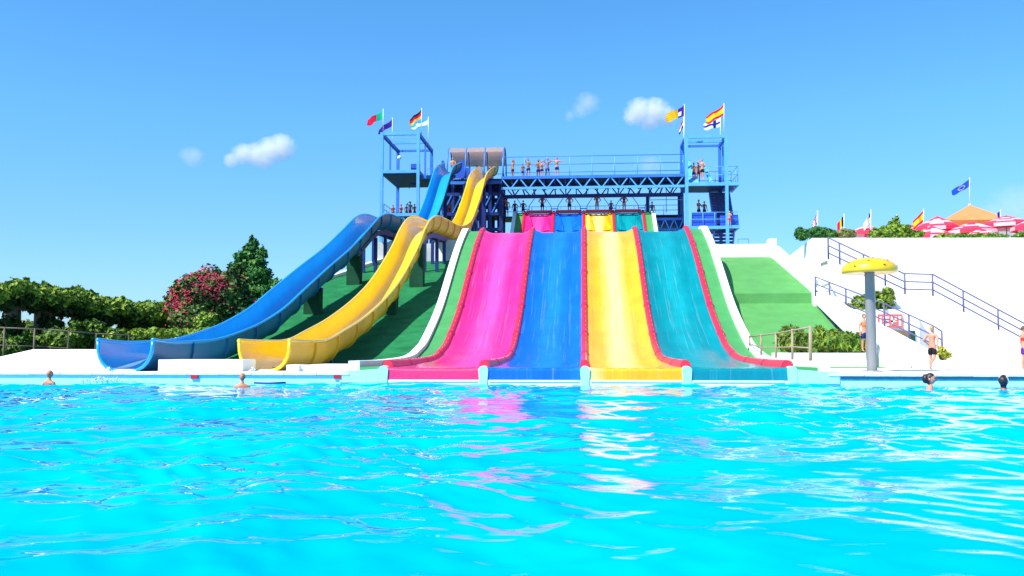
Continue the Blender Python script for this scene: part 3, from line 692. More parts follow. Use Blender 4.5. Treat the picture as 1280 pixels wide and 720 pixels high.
guard(rt, [(11.0, Y0-1.5, 10.0), (11.8, Y0-.5, 10.0), (12.6, Y0-.5, 10)], 1.2); guard(rt, [(14.9, Y0, 10.0), (15.9, Y0, 10.0)], 1.6)
beam_part('crossbeam', (10.2, Y0, 9.9), (15.9, Y0, 9.9), .2, .3, M_steel, rt)

# footbridge
BX0, BX1 = -8.1, 9.85
fb_ = thing('footbridge', 'long blue truss footbridge between the flume start and the right tower', 'bridge', (BX0, 90, 16.8))
for (y, zt, zb2, m1, m2) in ((90.0, 17.92, 16.85, M_steelL, M_steelL), (94.0, 17.85, 16.75, M_steel, M_navy)):
    beam_part('chord', (BX0, y, zt), (BX1, y, zt), .2, .28, M_steel, fb_); beam_part('chord', (BX0, y, zb2), (BX1, y, zb2), .2, .24, m1, fb_)
    n = 10; st = (BX1-BX0)/n
    for i in range(n):
        xa = BX0+i*st
        beam_part('brace', (xa+.06, y, zt-.12), (xa+st*.42, y, zb2+.1), .10, .11, m2, fb_); beam_part('brace', (xa+st*.58, y, zb2+.1), (xa+st*.94, y, zt-.12), .10, .11, m2, fb_)
for i in range(17):
    xa = BX0+(BX1-BX0)*i/17; mb = MB(); mb.box(xa+.01, xa+(BX1-BX0)/17-.01, 90.1, 93.9, 17.93, 18.05); mb.build('deck_plate', M_navy, fb_)
for i in range(18):
    xa = BX0+(BX1-BX0)*i/17; beam_part('floor_beam', (xa, 90.1, 17.55), (xa, 93.9, 17.55), .14, .5, M_navy, fb_)
    beam_part('floor_beam', (xa, 90.1, 16.8), (xa, 93.9, 16.72), .10, .16, M_navy, fb_)
beam_part('beam', (BX0, 92.6, 16.45), (BX1, 92.6, 16.45), .3, .35, M_navy, fb_)
for y in (90.05, 93.95):
    for h in ((1.95, 1.12, .15) if y > 92 else (1.95,)): tube_part('guard_rail', [(BX0, y, 18.05+h), (BX1, y, 18.05+h)], .035, M_steel, fb_, 5)
    for i in range(9):
        xa = BX0+.1+(BX1-BX0-.2)*i/8; tube_part('guard_post', [(xa, y, 18.05), (xa, y, 20.0)], .03, M_steelL, fb_, 5)
# start deck of the racing slide below the bridge
sdk = thing('start_platform', 'blue lower platform with railings where riders start the racing lanes', 'platform', (-8, 92, 14.6))
for i in range(15):
    xa = -8.6+i*1.24; mb = MB(); mb.box(xa, xa+1.22, 93.9, 97.5, 14.5, 14.62); mb.build('deck_plate', M_navy, sdk)
guard(sdk, [(-8.6, 97.4, 14.65), (10, 97.4, 14.65)], 1.5, M_steel, .035, 1.6, (.35, .7)); guard(sdk, [(6.6, 92.6, 14.65), (10, 92.6, 14.65)], 2.6, M_steelL, .035, 1.6, (.5,))
for y in (92.7, 97.0):
    beam_part('chord', (6.3, y, 14.0), (10.0, y, 14.0), .2, .26, M_steel, sdk); beam_part('chord', (6.3, y, 12.95), (10.0, y, 12.95), .2, .2, M_steel, sdk)
    for i in range(4):
        xa = 6.3+i*.92; beam_part('brace', (xa+.05, y, 13.9), (xa+.4, y, 13.0), .1, .1, M_steelL, sdk); beam_part('brace', (xa+.5, y, 13.0), (xa+.88, y, 13.9), .1, .1, M_steelL, sdk)
mb = MB(); mb.box(6.3, 10, 92.8, 96.9, 13.3, 13.9); mb.build('floor_box', M_navy, sdk)
for x in (-8.4, 6.5, 9.7):
    beam_part('post', (x, 93.8, 5), (x, 93.8, 16.6), .28, .28, M_navy, sdk)
for x in (-5.95, -2.98, .02, 2.98, 5.95):
    for s_ in (-1, 1):
        beam_part('gate_brace', (x+s_*.35, 94.2, 14.6), (x+s_*.35, 94.2, 15.7), .07, .07, M_steel, sdk); beam_part('gate_brace', (x+s_*.35, 94.2, 15.7), (x+s_*.9, 94.2, 16.5), .06, .06, M_steel, sdk)
    tube_part('gate_bar', [(x-.35, 94.2, 15.4), (x+.35, 94.2, 15.4)], .05, M_steelL, sdk, 5)
# lower left cluttered bay beneath the flume start
bay = thing('flume_start_platform', 'dark blue steel platform with barrel canopy where both flumes start', 'platform', (-14, 91, 5))
for i in range(6):
    xa = -14.2+i*1.02; mb = MB(); mb.box(xa, xa+1.0, 91.6, 95.5, 18.0, 18.15); mb.build('deck_plate', M_navy, bay)
for x in (-14.2, -13.2, -12.0, -11.2, -10.3, -9.4, -8.3):
    for y in (91.8, 95.2): beam_part('post', (x, y, 5), (x, y, 18.0), .30, .30, M_navy, bay)
for z in (17.8, 16.6, 14.6, 13.0, 10.5):
    for y in (91.7, 95.3): beam_part('crossbeam', (-14.3, y, z), (-8.2, y, z), .2, .34, M_navy if z < 17 else M_steel, bay)
for i in range(6):
    xa = -14.2+i; beam_part('brace', (xa, 91.6, 14.7), (xa+.9, 91.6, 16.5), .12, .12, M_steel, bay); beam_part('brace', (xa+.9, 91.6, 10.6), (xa, 91.6, 12.9), .12, .12, M_navy, bay)
mb = MB(); mb.box(-14.2, -8.3, 91.7, 95.3, 14.4, 14.55); mb.build('lower_deck', M_navy, bay)
guard(bay, [(-14.2, 95.4, 18.15), (-8.3, 95.4, 18.15)], 1.2)
guard(bay, [(-14.2, 95.4, 14.6), (-8.3, 95.4, 14.6)], 1.2)
for x in (-14.0, -13.5, -12.6, -11.6, -10.7, -9.9, -8.9):
    beam_part('post', (x, 97, 5), (x, 97, 17.6), .34, .34, M_navy, bay); beam_part('post', (x+.2, 93.4, 5), (x+.2, 93.4, 17.6), .26, .26, M_navy, bay)
for z in (17.3, 15.6, 12.0, 9.0):
    beam_part('crossbeam', (-14.3, 93.5, z), (-8.2, 93.5, z), .2, .5, M_navy, bay); beam_part('crossbeam', (-14.3, 97, z-.5), (-8.2, 97, z-.5), .2, .5, M_navy, bay)
for z in (16.9, 13.6):
    for i in range(5): beam_part('brace', (-14.2+i*1.2, 95.1, z-1.6), (-13.0+i*1.2, 95.1, z), .14, .14, M_bluep, bay)
mb = MB(); mb.box(-13.2, -11.4, 91.45, 91.52, 18.2, 19.3); mb.build('side_panel', M_bluep, bay)
mb = MB(); mb.box(-10.9, -10.2, 94.5, 94.56, 18.2, 19.4); mb.build('side_panel', M_bluep, bay)
cxs = [at(560, 200, 92).x, at(582.5, 200, 92).x, at(606, 200, 92).x, at(629.5, 200, 92).x]
for x in cxs:
    for dz_, r0_ in ((0, .07),):
        arc = [(x, 93.3-1.9*math.cos(a), 18.2+3.45*math.sin(a)**.8) for a in [PI*k/12 for k in range(13)]]
        tube_part('canopy_arch', arc, .075, M_steel, bay, 6)
for i in range(3):
    mb = MB(); rows = [[(cxs[i]+.08+(cxs[i+1]-cxs[i]-.16)*j/3, 93.3-1.93*math.cos(a), 18.24+3.45*math.sin(a)**.8) for j in range(4)] for a in [R(50)+(R(152)-R(50))*k/10 for k in range(11)]]
    mb.grid(rows, 0, True); rows2 = [[(p[0], p[1], p[2]-.03) for p in r_] for r_ in rows]; mb.grid(rows2, 0, True, True); mb.build('canopy_sheet', M_canopy, bay)
mb = MB(); mb.box(-12.4, -12.1, 92.0, 92.3, 18.15, 20.2); mb.build('start_post', M_bluep, bay)
mb = MB(); mb.box(-14.3, -14.05, 91.2, 91.4, 18.0, 20.0); mb.build('start_post', M_bluep, bay)

# ------------------------------------------------------------------ flags
def fcol(name, c): return mat('flag_'+name, c, .8, .15, .06, 4)
FC = dict(red=fcol('red', (.72, .01, .05)), green=fcol('green', (.0, .42, .22)), purple=fcol('purple', (.06, .01, .25)), black=fcol('black', (.01, .01, .02)), gold=fcol('gold', (.82, .52, .01)),
          white=fcol('white', (.78, .8, .82)), sky=fcol('sky_blue', (.05, .42, .60)), navy=fcol('navy', (.01, .02, .25)), yellow=fcol('yellow', (.85, .62, .01)), orange=fcol('orange', (.80, .33, .01)), eu=fcol('royal_blue', (.01, .08, .55)))
M_pole = mat('white_flag_pole', (.70, .74, .80), .4, .5, .05)
def flagpole(label, px, ytop, ybase, Y, tip, hoist_px, cols, fn, cat='flag', lean=0, droop=.35, group=None):
    """fn(u along fly, v from top) -> colour index; tip = pixel of the fly end (middle)"""
    top = at(px+lean, ytop, Y); base = at(px, ybase, Y); g = thing('flagpole', label, cat, tuple(base), 0, group or ('flags on the slide towers' if Y > 80 else 'flags along the terrace'))
    tube_part('pole', [base, top], .035 if Y > 80 else .025, M_pole, g, 6)
    hz = hoist_px*Y/F; tp = at(tip[0], tip[1], Y); a = top-Vector((0, 0, .05)); fly = tp-(a-Vector((0, 0, hz/2)))
    nu, nv = 26, 16; mb = MB(); P = []
    L = fly.length
    for i in range(nu+1):
        u = i/nu; row = []
        sag = Vector((0, 0, -droop*hz*math.sin(PI*u)*.5))
        for j in range(nv+1):
            v = j/nv; p = a+fly*u+sag-Vector((0, 0, 1))*hz*v*(1-.25*u)-Vector((0, 0, hz*.12*u))
            p += Vector((.09*L*math.sin(3*PI*u+v)*.35, .16*L*math.sin(2.6*PI*u+1.2*v)*u**.5, .05*L*math.sin(3.3*PI*u+2*v)*u)); row.append(p)
        P.append(row)
    vs = [p for r_ in P for p in r_]; k = nv+1
    for i in range(nu):
        for j in range(nv): mb.f.append([i*k+j, (i+1)*k+j, (i+1)*k+j+1, i*k+j+1]); mb.mi.append(fn((i+.5)/nu, (j+.5)/nv)); mb.sm.append(True)
    mb.v = [tuple(v) for v in vs]; mb.build('flag', [FC[c] for c in cols], g); return g
FT = at(500, 168, 90)
flagpole('green and red flag streaming left, leftmost pole on the left tower', 479, 136, 167, 90, (459, 152), 11, ('green', 'red'), lambda u, v: 0 if u < .4 else 1)
flagpole('dark purple flag drooping low on the left tower, second pole', 490.5, 147, 187, 97, (473, 164), 9, ('purple', 'navy'), lambda u, v: 0 if (u*5+v*2) % 1.4 < .9 else 1)
flagpole('black, red and gold striped flag on the right side of the left tower', 527, 135, 168, 90.5, (512, 152), 11, ('black', 'red', 'gold'), lambda u, v: min(2, int(v*3)))
flagpole('white and pale blue flag hanging below the black red gold one', 535.5, 146, 187, 97.5, (514, 158), 10, ('sky', 'white'), lambda u, v: 0 if v < .22 or v > .8 or u > .75 and v < .5 else 1)
flagpole('orange and yellow striped flag with purple corner on right tower', 855.5, 130, 190, 90.2, (833, 146), 13, ('purple', 'white', 'orange', 'gold'), lambda u, v: (1 if .3 < v < .8 and u > .18 and v > .4 else 0) if u < .34 else (2 if int(v*8) % 2 == 0 else 3))
flagpole('red, white and dark blue flag hanging down by the right tower post', 854.5, 146, 190, 93.5, (849, 164), 11, ('red', 'white', 'navy'), lambda u, v: min(2, int(u*1.0*3*.0+v*3)), droop=.1)
flagpole('red and yellow horizontal striped flag atop the right tower', 905, 129, 171, 90.2, (883, 149), 13, ('red', 'yellow'), lambda u, v: 0 if v < .25 or v > .75 else 1)
flagpole('white flag with dark blue cross on the right tower', 900.5, 146, 184, 93.8, (880, 157), 11, ('white', 'navy'), lambda u, v: 1 if .38 < v < .62 or .28 < u < .44 else 0)
def uk(u, v):
    if abs(v-.5) < .09 or abs(u-.5) < .06: return 0
    if abs(v-.5) < .17 or abs(u-.5) < .11: return 1
    d = min(abs(u-v), abs(u-(1-v))); return 0 if d < .05 else 1 if d < .12 else 2
flagpole('red, white and blue crossed flag, leftmost above the terrace wall', 1022, 263, 296, 54, (1016, 283), 13, ('red', 'white', 'navy'), uk, droop=.1)
flagpole('black, yellow and red vertical striped flag above the terrace hedge', 1055, 267, 296, 54, (1047, 284), 13, ('black', 'yellow', 'red'), lambda u, v: min(2, int(u*3)), droop=.1)
flagpole('yellow and white striped flag with dark corner above the terrace', 1088.5, 262, 297, 54, (1080, 284), 12, ('navy', 'gold', 'white'), lambda u, v: 0 if u < .3 and v < .5 else (1 if int(v*5) % 2 else 2), droop=.1)
flagpole('small dark blue and white flag above the tallest terrace shrub', 1121, 268, 290, 54, (1117, 279), 9, ('navy', 'white'), lambda u, v: 0 if u < .55 else 1, droop=.1)
flagpole('red and yellow flag hanging beside the large terrace shrub', 1154.5, 261, 298, 54, (1142, 281), 14, ('red', 'yellow'), lambda u, v: 0 if v < .25 or v > .75 else 1, droop=.1)
def eu(u, v):
    for k in range(12):
        a = PI*k/6
        if abs(u-.5-.2*math.cos(a)) < .035 and abs(v-.5-.3*math.sin(a)) < .05: return 1
    return 0
flagpole('royal blue flag with ring of gold stars on tall pole over tent', 1212, 222, 257, 58, (1191, 240), 9, ('eu', 'gold'), eu)
flagpole('tiny navy flag right of the orange tent', 1250.5, 262, 283, 54, (1247, 269), 8, ('navy', 'purple'), lambda u, v: 0 if v < .7 else 1, droop=.1)

# ------------------------------------------------------------------ mushroom shower
mp_ = at(1090, 459, 29.8); MX, MY = mp_.x, 29.8
ms = thing('mushroom_fountain', 'yellow dome mushroom fountain on a metal pole at the pool edge', 'fountain', (MX, MY, .285))
zt = at(1090, 322, MY).z; zr = at(1090, 340, MY).z; hwM = (at(1122, 340, MY).x-at(1053.5, 340, MY).x)/2
mb = MB(); mb.lathe([(.16, 0), (.155, .3), (.15, zt-.285-.35)], (MX, MY, .285), 24); mb.build('pole', M_galv, ms)
mb = MB(); mb.lathe([(.30, 0), (.30, .03), (.19, .04)], (MX, MY, .287), 24); mb.build('base_plate', M_galv, ms)
mb = MB(); pr = [(.001, zt)]+[(hwM*math.sin(a), zr+.05+(zt-zr-.05)*math.cos(a)) for a in [PI/2*k/12 for k in range(1, 12)]]+[(hwM, zr+.03), (hwM*.985, zr-.03), (hwM*.9, zr-.045), (.18, zr-.01)]
mb.lathe([(r_, z) for r_, z in pr[::-1]], (MX, MY, 0), 40); mb.build('cap', M_mush, ms)
for a, q in ((-1.9, .55), (-1.3, .8), (-.8, .5), (-2.4, .85), (-2.9, .6), (-.2, .8), (-1.6, .3)):
    rr = hwM*math.sin(q*PI/2); z = zr+.05+(zt-zr-.05)*math.cos(q*PI/2)
    mb = MB(); mb.ball((MX+rr*math.cos(a), MY+rr*math.sin(a), z), .045, 5, sc=(1, 1, .5)); mb.build('nozzle', M_orange, ms)

# ------------------------------------------------------------------ tan handrail beside the slide run-out
gt = []
tops = [(937, 421), (951.5, 419), (970, 417), (990.5, 413), (1013, 409)]; bots = [(937, 438), (951.5, 450), (970, 452), (990.5, 454), (1013, 461)]
g = thing('handrail', 'tan handrail of five posts beside the teal lane, by the shrubs', 'railing', tuple(onz(1013, 461, .29)))
tp = []
for (tx, ty), (bx, by) in zip(tops, bots):
    b_ = at(bx, by, {937: 38.5, 951.5: 36.2, 970: 34.2, 990.5: 31.8, 1013: 30.0}[tx]); t_ = at(tx, ty, b_.y); tp.append((b_, t_))
    tube_part('post', [b_, t_+Vector((0, 0, .05))], .04 if tx < 1000 else .055, M_wood, g, 8)
    mb = MB(); mb.ball(tuple(b_+Vector((0, 0, .06))), .075, 5, sc=(1, 1, .8)); mb.build('post_foot', M_black, g)
tube_part('rail', [t_ for b_, t_ in tp], .03, M_wood, g, 6); tube_part('rail', [t_*.5+b_*.5 for b_, t_ in tp], .025, M_wood, g, 6)
mb = MB(); q0 = tp[0][0]; mb.prism([(7.1, 28.2), (7.95, 28.2), (7.9, 38), (7.1, 38)], .25, [.33, .33, .36, .36]); finish(mb.build('kerb_path', M_white2), 'grey kerb path between the teal lane border and the handrail', 'kerb')

# ------------------------------------------------------------------ left fence
fl_pts = [(0, 409.5), (60, 412), (120, 417), (175, 420), (240, 424)]
fy = [37.5, 38.5, 40, 42, 44]
T = [at(px, py, y) for (px, py), y in zip(fl_pts, fy)]
g = thing('wooden_fence', 'thin weathered rail fence in front of the vine pergola', 'fence', (T[0].x, T[0].y, .2))
for a, b_ in zip([T[0]+(T[0]-T[1])*.8]+T, T): tube_part('rail', [a, b_], .032, M_woodD, g, 6); tube_part('rail', [a-Vector((0, 0, .75)), b_-Vector((0, 0, .75))], .02, M_woodD, g, 6)
for px in (-25, 5.5, 43, 85, 120, 160, 200):
    f = max(0, min(3.999, 0)) if px <= 0 else 0
    for i in range(4):
        if fl_pts[i][0] <= px <= fl_pts[i+1][0] or (px < 0 and i == 0):
            f = (px-fl_pts[i][0])/(fl_pts[i+1][0]-fl_pts[i][0]); p = T[i].lerp(T[i+1], f); tube_part('post', [(p.x, p.y, .1), (p.x, p.y, p.z+.03)], .042, M_woodD, g, 6); break

# ------------------------------------------------------------------ plants
def leaves(mb, blobs, n, size, weights, seed=0, shell=.55, hang=0, aspect=1.9):
    """blobs: (cx, cy, cz, rx, ry, rz); leaf quads, folded, scattered near the blobs' surface; weights: material probabilities"""
    r = np.random.default_rng(seed)
    if len(blobs) > 2 and shell < .8:     # loose sprigs that break the outline
        ex = []
        for b_ in blobs:
            for _ in range(5):
                d_ = r.normal(size=3); d_[2] = abs(d_[2])*.9; d_ /= np.linalg.norm(d_); q_ = r.uniform(.12, .26)
                ex.append((b_[0]+d_[0]*b_[3]*1.08, b_[1]+d_[1]*b_[4]*1.08, b_[2]+d_[2]*b_[5]*1.12, b_[3]*q_, b_[4]*q_, b_[5]*q_*1.5))
        blobs = list(blobs)+ex
    B = np.array(blobs, float); vol = (B[:, 3]*B[:, 4]+B[:, 3]*B[:, 5]+B[:, 4]*B[:, 5]); vol /= vol.sum()
    ids = r.choice(len(B), n, p=vol); d = r.normal(size=(n, 3)); d /= np.linalg.norm(d, axis=1)[:, None]
    rad = shell+(1.06-shell)*r.random(n)**.6; lump = 1+.16*np.sin(d[:, 0]*7+ids*1.7)*np.sin(d[:, 2]*6+ids*2.3)+r.normal(0, .05, n)
    P = B[ids, :3]+d*B[ids, 3:]*(rad*lump)[:, None]
    clump = np.sin(P[:, 0]*3.1+P[:, 2]*2.2)*np.sin(P[:, 1]*2.7+1.3*P[:, 2]+P[:, 0])   # clumps of one shade
    nrm = d+r.normal(0, .55, (n, 3)); nrm[:, 2] += .35; nrm /= np.linalg.norm(nrm, axis=1)[:, None]
    t_ = np.cross(nrm, r.normal(size=(n, 3))); t_ /= np.linalg.norm(t_, axis=1)[:, None]
    if hang: t_[:, 2] -= hang; t_ /= np.linalg.norm(t_, axis=1)[:, None]
    b_ = np.cross(nrm, t_); s_ = size*r.uniform(.6, 1.35, n)[:, None]
    a = P-t_*s_*aspect/2; c = P+t_*s_*aspect/2; e = P+b_*s_*.5+nrm*s_*.12; f = P-b_*s_*.5+nrm*s_*.12
    base = len(mb.v); V = np.stack([a, f, c, e], 1).reshape(-1, 3); mb.v += V.tolist()
    mb.f += [[base+4*i, base+4*i+1, base+4*i+2, base+4*i+3] for i in range(n)]
    cw = np.cumsum(weights)/sum(weights); q = np.clip(r.random(n)*.62+(clump*.5+.5)*.38, 0, .999)
    mb.mi += np.searchsorted(cw, q).tolist(); mb.sm += [False]*n
def bush(name, label, blobs, n, size, mats, weights, seed, cat='bush', trunk=None, shell=.5, group=None, aspect=1.9, hang=0):
    z0 = min(b[2]-b[5] for b in blobs); cx = sum(b[0] for b in blobs)/len(blobs); cy = sum(b[1] for b in blobs)/len(blobs)
    g = thing(name, label, cat, (cx, cy, z0), 0, group); mb = MB(); leaves(mb, blobs, n, size, weights, seed, shell, hang, aspect); mb.build('crown' if trunk else 'foliage', mats, g, kind=None)
    mb = MB(); r = random.Random(seed)
    if trunk:
        tx, ty, tz, tr, th = trunk; mb.tube([(tx, ty, tz), (tx+.05, ty, tz+th*.5), (tx, ty, tz+th)], [tr, tr*.8, tr*.4], 8)
        for b in blobs: mb.tube([(tx, ty, tz+th*.4), ((tx+b[0])/2, (ty+b[1])/2, (tz+th*.4+b[2])/2+.1), (b[0], b[1], b[2])], [tr*.55, tr*.35, tr*.12], 6)
        mb.build('trunk', M_bark, g)
    else:
        for b in blobs:
            for k in range(3): mb.tube([(b[0]+r.uniform(-.1, .1), b[1], z0-.05), (b[0]+r.uniform(-.5, .5)*b[3], b[1]+r.uniform(-.5, .5)*b[4], b[2]+b[5]*.4)], [.03, .012], 5)
        mb.build('stem', M_bark, g)
    return g
# oleander
def BP(px, py, Y, rx, rz, ry=None): p = at(px, py, Y); return (p.x, p.y, p.z, rx*Y/F, (ry or rx)*Y/F, rz*Y/F)
OY = 46
bl = [BP(238, 385, OY, 28, 30), BP(262, 365, OY, 34, 30), BP(285, 372, OY, 26, 34), BP(250, 398, OY-.5, 36, 18), BP(225, 372, OY, 16, 18), BP(300, 390, OY+.5, 28, 22)]
bush('oleander_bush', 'large oleander bush covered in pink blossom beside the dark conifer', bl, 15000, .13, [L_hi, L_ole, L_dk], [.12, .5, .38], 11, trunk=(at(262, 400, OY).x, OY, .1, .14, 1.6))
ob = bpy.context.scene.objects
mb = MB(); leaves(mb, [BP(240, 372, OY-.4, 26, 26), BP(262, 358, OY-.4, 30, 22), BP(228, 385, OY-.4, 20, 22)], 3200, .08, [1], 12, .86, 0, 1.1); leaves(mb, bl, 1500, .08, [1], 14, .97, 0, 1.1)
o = mb.build('blossom', L_flo, [x_ for x_ in C.objects if x_.name.startswith('oleander_bush')][0]); 
# conifer behind
CY = 52
bl = []
for k in range(11):
    f = k/10; bl.append(BP(312+math.sin(k*2.1)*4, 388-f*84, CY, (34*(1-f)**.75+3)*(1+.18*math.sin(k*2.7)), 8))
bl += [BP(335, 372, CY, 20, 16), BP(345, 360, CY, 13, 10), BP(322, 345, CY, 18, 14), BP(296, 350, CY, 14, 18), BP(300, 330, CY, 8, 13), BP(325, 322, CY, 8, 14), BP(316, 310, CY, 6, 12), BP(340, 385, CY, 24, 12)]
bush('conifer_tree', 'dark green pointed conifer rising behind the oleander and blue flume', bl, 26000, .125, [L_con2, L_con, L_dk], [.34, .48, .18], 21, 'tree', trunk=(at(312, 400, CY).x, CY, 0, .22, 4.2), shell=.3)
bush('round_shrub', 'clipped light green round shrub at the white kerb below the oleander', [BP(258, 404, 43, 14, 13)], 2200, .09, [L_hi, L_mid], [.6, .4], 31)
bush('hedge', 'low clipped light green hedge between fence and blue flume', [BP(px, 417, 42, 14, 6) for px in range(178, 262, 12)], 5200, .08, [L_hi, L_mid], [.6, .4], 32, 'hedge')
r5 = random.Random(5)
for k, (px, py, rx, rz, lb) in enumerate(((18, 432, 30, 16, 'low dark green shrub at far left below the fence'), (68, 424, 28, 14, 'spreading green shrub beneath the first pergola gap'), (108, 418, 22, 18, 'rounded taller shrub in front of the middle pergola pillar'),
        (142, 424, 22, 15, 'small yellowish shrub above the blue flume exit lip'), (172, 424, 26, 12, 'low shrub behind the curved lip of the blue flume'))):
    Yb = 39.3+k*.7; bush('ground_shrub', lb, [BP(px+r5.uniform(-12, 12), py+r5.uniform(-3, 3), Yb+.3*j, rx*.62, rz*.8) for j in range(4)], 3400, .11, [L_hi, L_mid, L_dk], [.28, .42, .3], 40+k)
bush('background_tree', 'pale olive tree seen through the first pergola opening', [BP(35, 415, 60, 26, 13), BP(20, 412, 60, 20, 12)], 2600, .2, [L_mid, L_oliv], [.6, .4], 50, 'tree')
# vine pergola
pg = thing('pergola', 'long pergola overgrown with bright vines, dark beneath, behind the fence', 'pergola', tuple(at(90, 430, 44)))
pil = [(-20, 3), (12, 13), (62, 14), (103, 12), (127, 9), (157, 9), (190, 10)]
vy = lambda px: 41+px*.045
for px, wd in pil:
    Yp = vy(px); p = at(px, 400, Yp)
    mb = MB(); mb.box(p.x-.18, p.x+.18, Yp-.18, Yp+.18, .1, 3.0); mb.build('column', M_woodD, pg)  # dark column colour stands in for the shade beneath the vines
    mb = MB(); mb.box(p.x-.18, p.x+.18, Yp+2.2, Yp+2.5, .1, 3.0); mb.build('column', M_woodD, pg)
    mb = MB(); leaves(mb, [(p.x, Yp, z, wd*Yp/F*1.1, .5, .5) for z in (.6, 1.1, 1.6, 2.1)], 2600, .13, [.02, .28, .7], int(60+px), .5, .4); mb.build('vine', [L_hi, L_mid, L_dk], pg)  # mostly dark leaves, painting in the shade below the canopy
for a, b_ in zip(pil, pil[1:]):
    for dy in (0, 2.3):
        pa = at(a[0], 380, vy(a[0])); pb = at(b_[0], 380, vy(b_[0])); beam_part('beam', (pa.x, pa.y+dy, 2.95), (pb.x, pb.y+dy, 2.95), .14, .2, M_woodD, pg)
bl = []
tops_ = [(-30, 352), (0, 354), (20, 351), (40, 356), (58, 356), (75, 360), (95, 361), (112, 367), (130, 372), (150, 374), (170, 378), (190, 379), (208, 380)]
for px, py in tops_:
    for dy in (-.9, .3, 1.4, 2.4): bl.append(BP(px+r5.uniform(-4, 4), py+12+r5.uniform(-3, 3), vy(px)+dy, 14, 11))
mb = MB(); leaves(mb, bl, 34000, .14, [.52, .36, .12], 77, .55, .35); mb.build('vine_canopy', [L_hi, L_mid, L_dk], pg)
mb = MB(); leaves(mb, [(b[0], b[1]+.5, b[2]-.48, b[3]*.95, b[4]*.7, b[5]*.85) for b in bl], 14000, .17, [.06, .94], 78, .1); mb.build('vine_shade_underside', [L_mid, L_dk], pg)  # underside leaves coloured dark to carry the canopy's shade
# right side plants
bush('agave_shrub', 'spiky dark green plant at the left corner of the terrace top', [BP(1003, 293, 48, 8, 6), BP(1000, 290, 48, 5, 5)], 1500, .09, [L_mid, L_con], [.4, .6], 81, aspect=3.2)
bush('terrace_shrub', 'dark rounded shrub behind the railing post on the terrace', [BP(1022, 291, 49, 12, 7), BP(1036, 293, 49, 10, 6)], 2600, .08, [L_mid, L_con], [.3, .7], 82)
bush('terrace_shrub', 'olive brown shrub beside the dark shrub on the terrace', [BP(1056, 293, 49, 13, 6)], 2000, .08, [L_oliv, L_shr], [.6, .4], 83)
bush('terrace_shrub', 'largest bright green terrace shrub with a pointed tip', [BP(1103, 294, 48.5, 15, 8), BP(1120, 290, 48.5, 16, 11), BP(1137, 295, 48.5, 14, 7), BP(1120, 278, 48.5, 4, 7)], 5200, .085, [L_hi, L_mid], [.55, .45], 84)
bush('terrace_hedge', 'low hedge along the terrace top beneath the red parasols', [BP(px, 298, 48, 12, 5) for px in range(1180, 1256, 11)], 5200, .08, [L_hi, L_mid], [.4, .6], 85, 'hedge')
bush('terrace_shrub', 'small green shrub at the far right end of the terrace', [BP(1277, 297, 48, 10, 6)], 1300, .08, [L_hi, L_mid], [.4, .6], 86)
bush('planter_bush', 'flowering green bush spilling over the wall above the pink notice board', [BP(1102, 377, 44.3, 14, 12), BP(1080, 381, 44.3, 14, 9), BP(1067, 386, 44.3, 8, 7), BP(1110, 366, 44.2, 5, 7)], 4200, .09, [L_oliv, L_hi, L_mid, L_con], [.25, .3, .3, .15], 87)
bush('planter_bush', 'tiny shrub beside the top of the lower staircase', [BP(1045, 375, 45, 8, 6)], 1000, .08, [L_mid, L_con], [.5, .5], 88)
bush('poolside_shrub', 'grassy green shrub behind the tan handrail', [BP(988, 424, 38, 14, 14), BP(1000, 428, 38, 12, 12)], 3800, .10, [L_hi, L_shr, L_mid], [.3, .3, .4], 89, aspect=3.5, hang=-.8)
bush('poolside_shrub', 'wide low shrub left of the yellow dome pole', [BP(1028, 428, 37, 16, 13), BP(1050, 429, 37, 16, 12), BP(1068, 430, 37, 13, 11)], 5200, .10, [L_shr, L_hi, L_mid, L_con], [.3, .2, .3, .2], 90, aspect=3.5, hang=-.8)
bush('poolside_shrub', 'small flowering plant at the foot of the stairs behind the running boy', [BP(1180, 443, 33.2, 7, 5), BP(1177, 438, 33.2, 4, 5)], 420, .07, [L_hi, M_yb, L_mid], [.4, .25, .35], 91)
mb = MB(); q0 = at(980, 441, 36.6); q1 = at(1082, 441, 36.6); mb.box(q0.x, q1.x, 36.2, 39, .2, q0.z); finish(mb.build('planter_kerb', M_white), 'low white kerb under the shrubs left of the yellow dome pole', 'kerb')

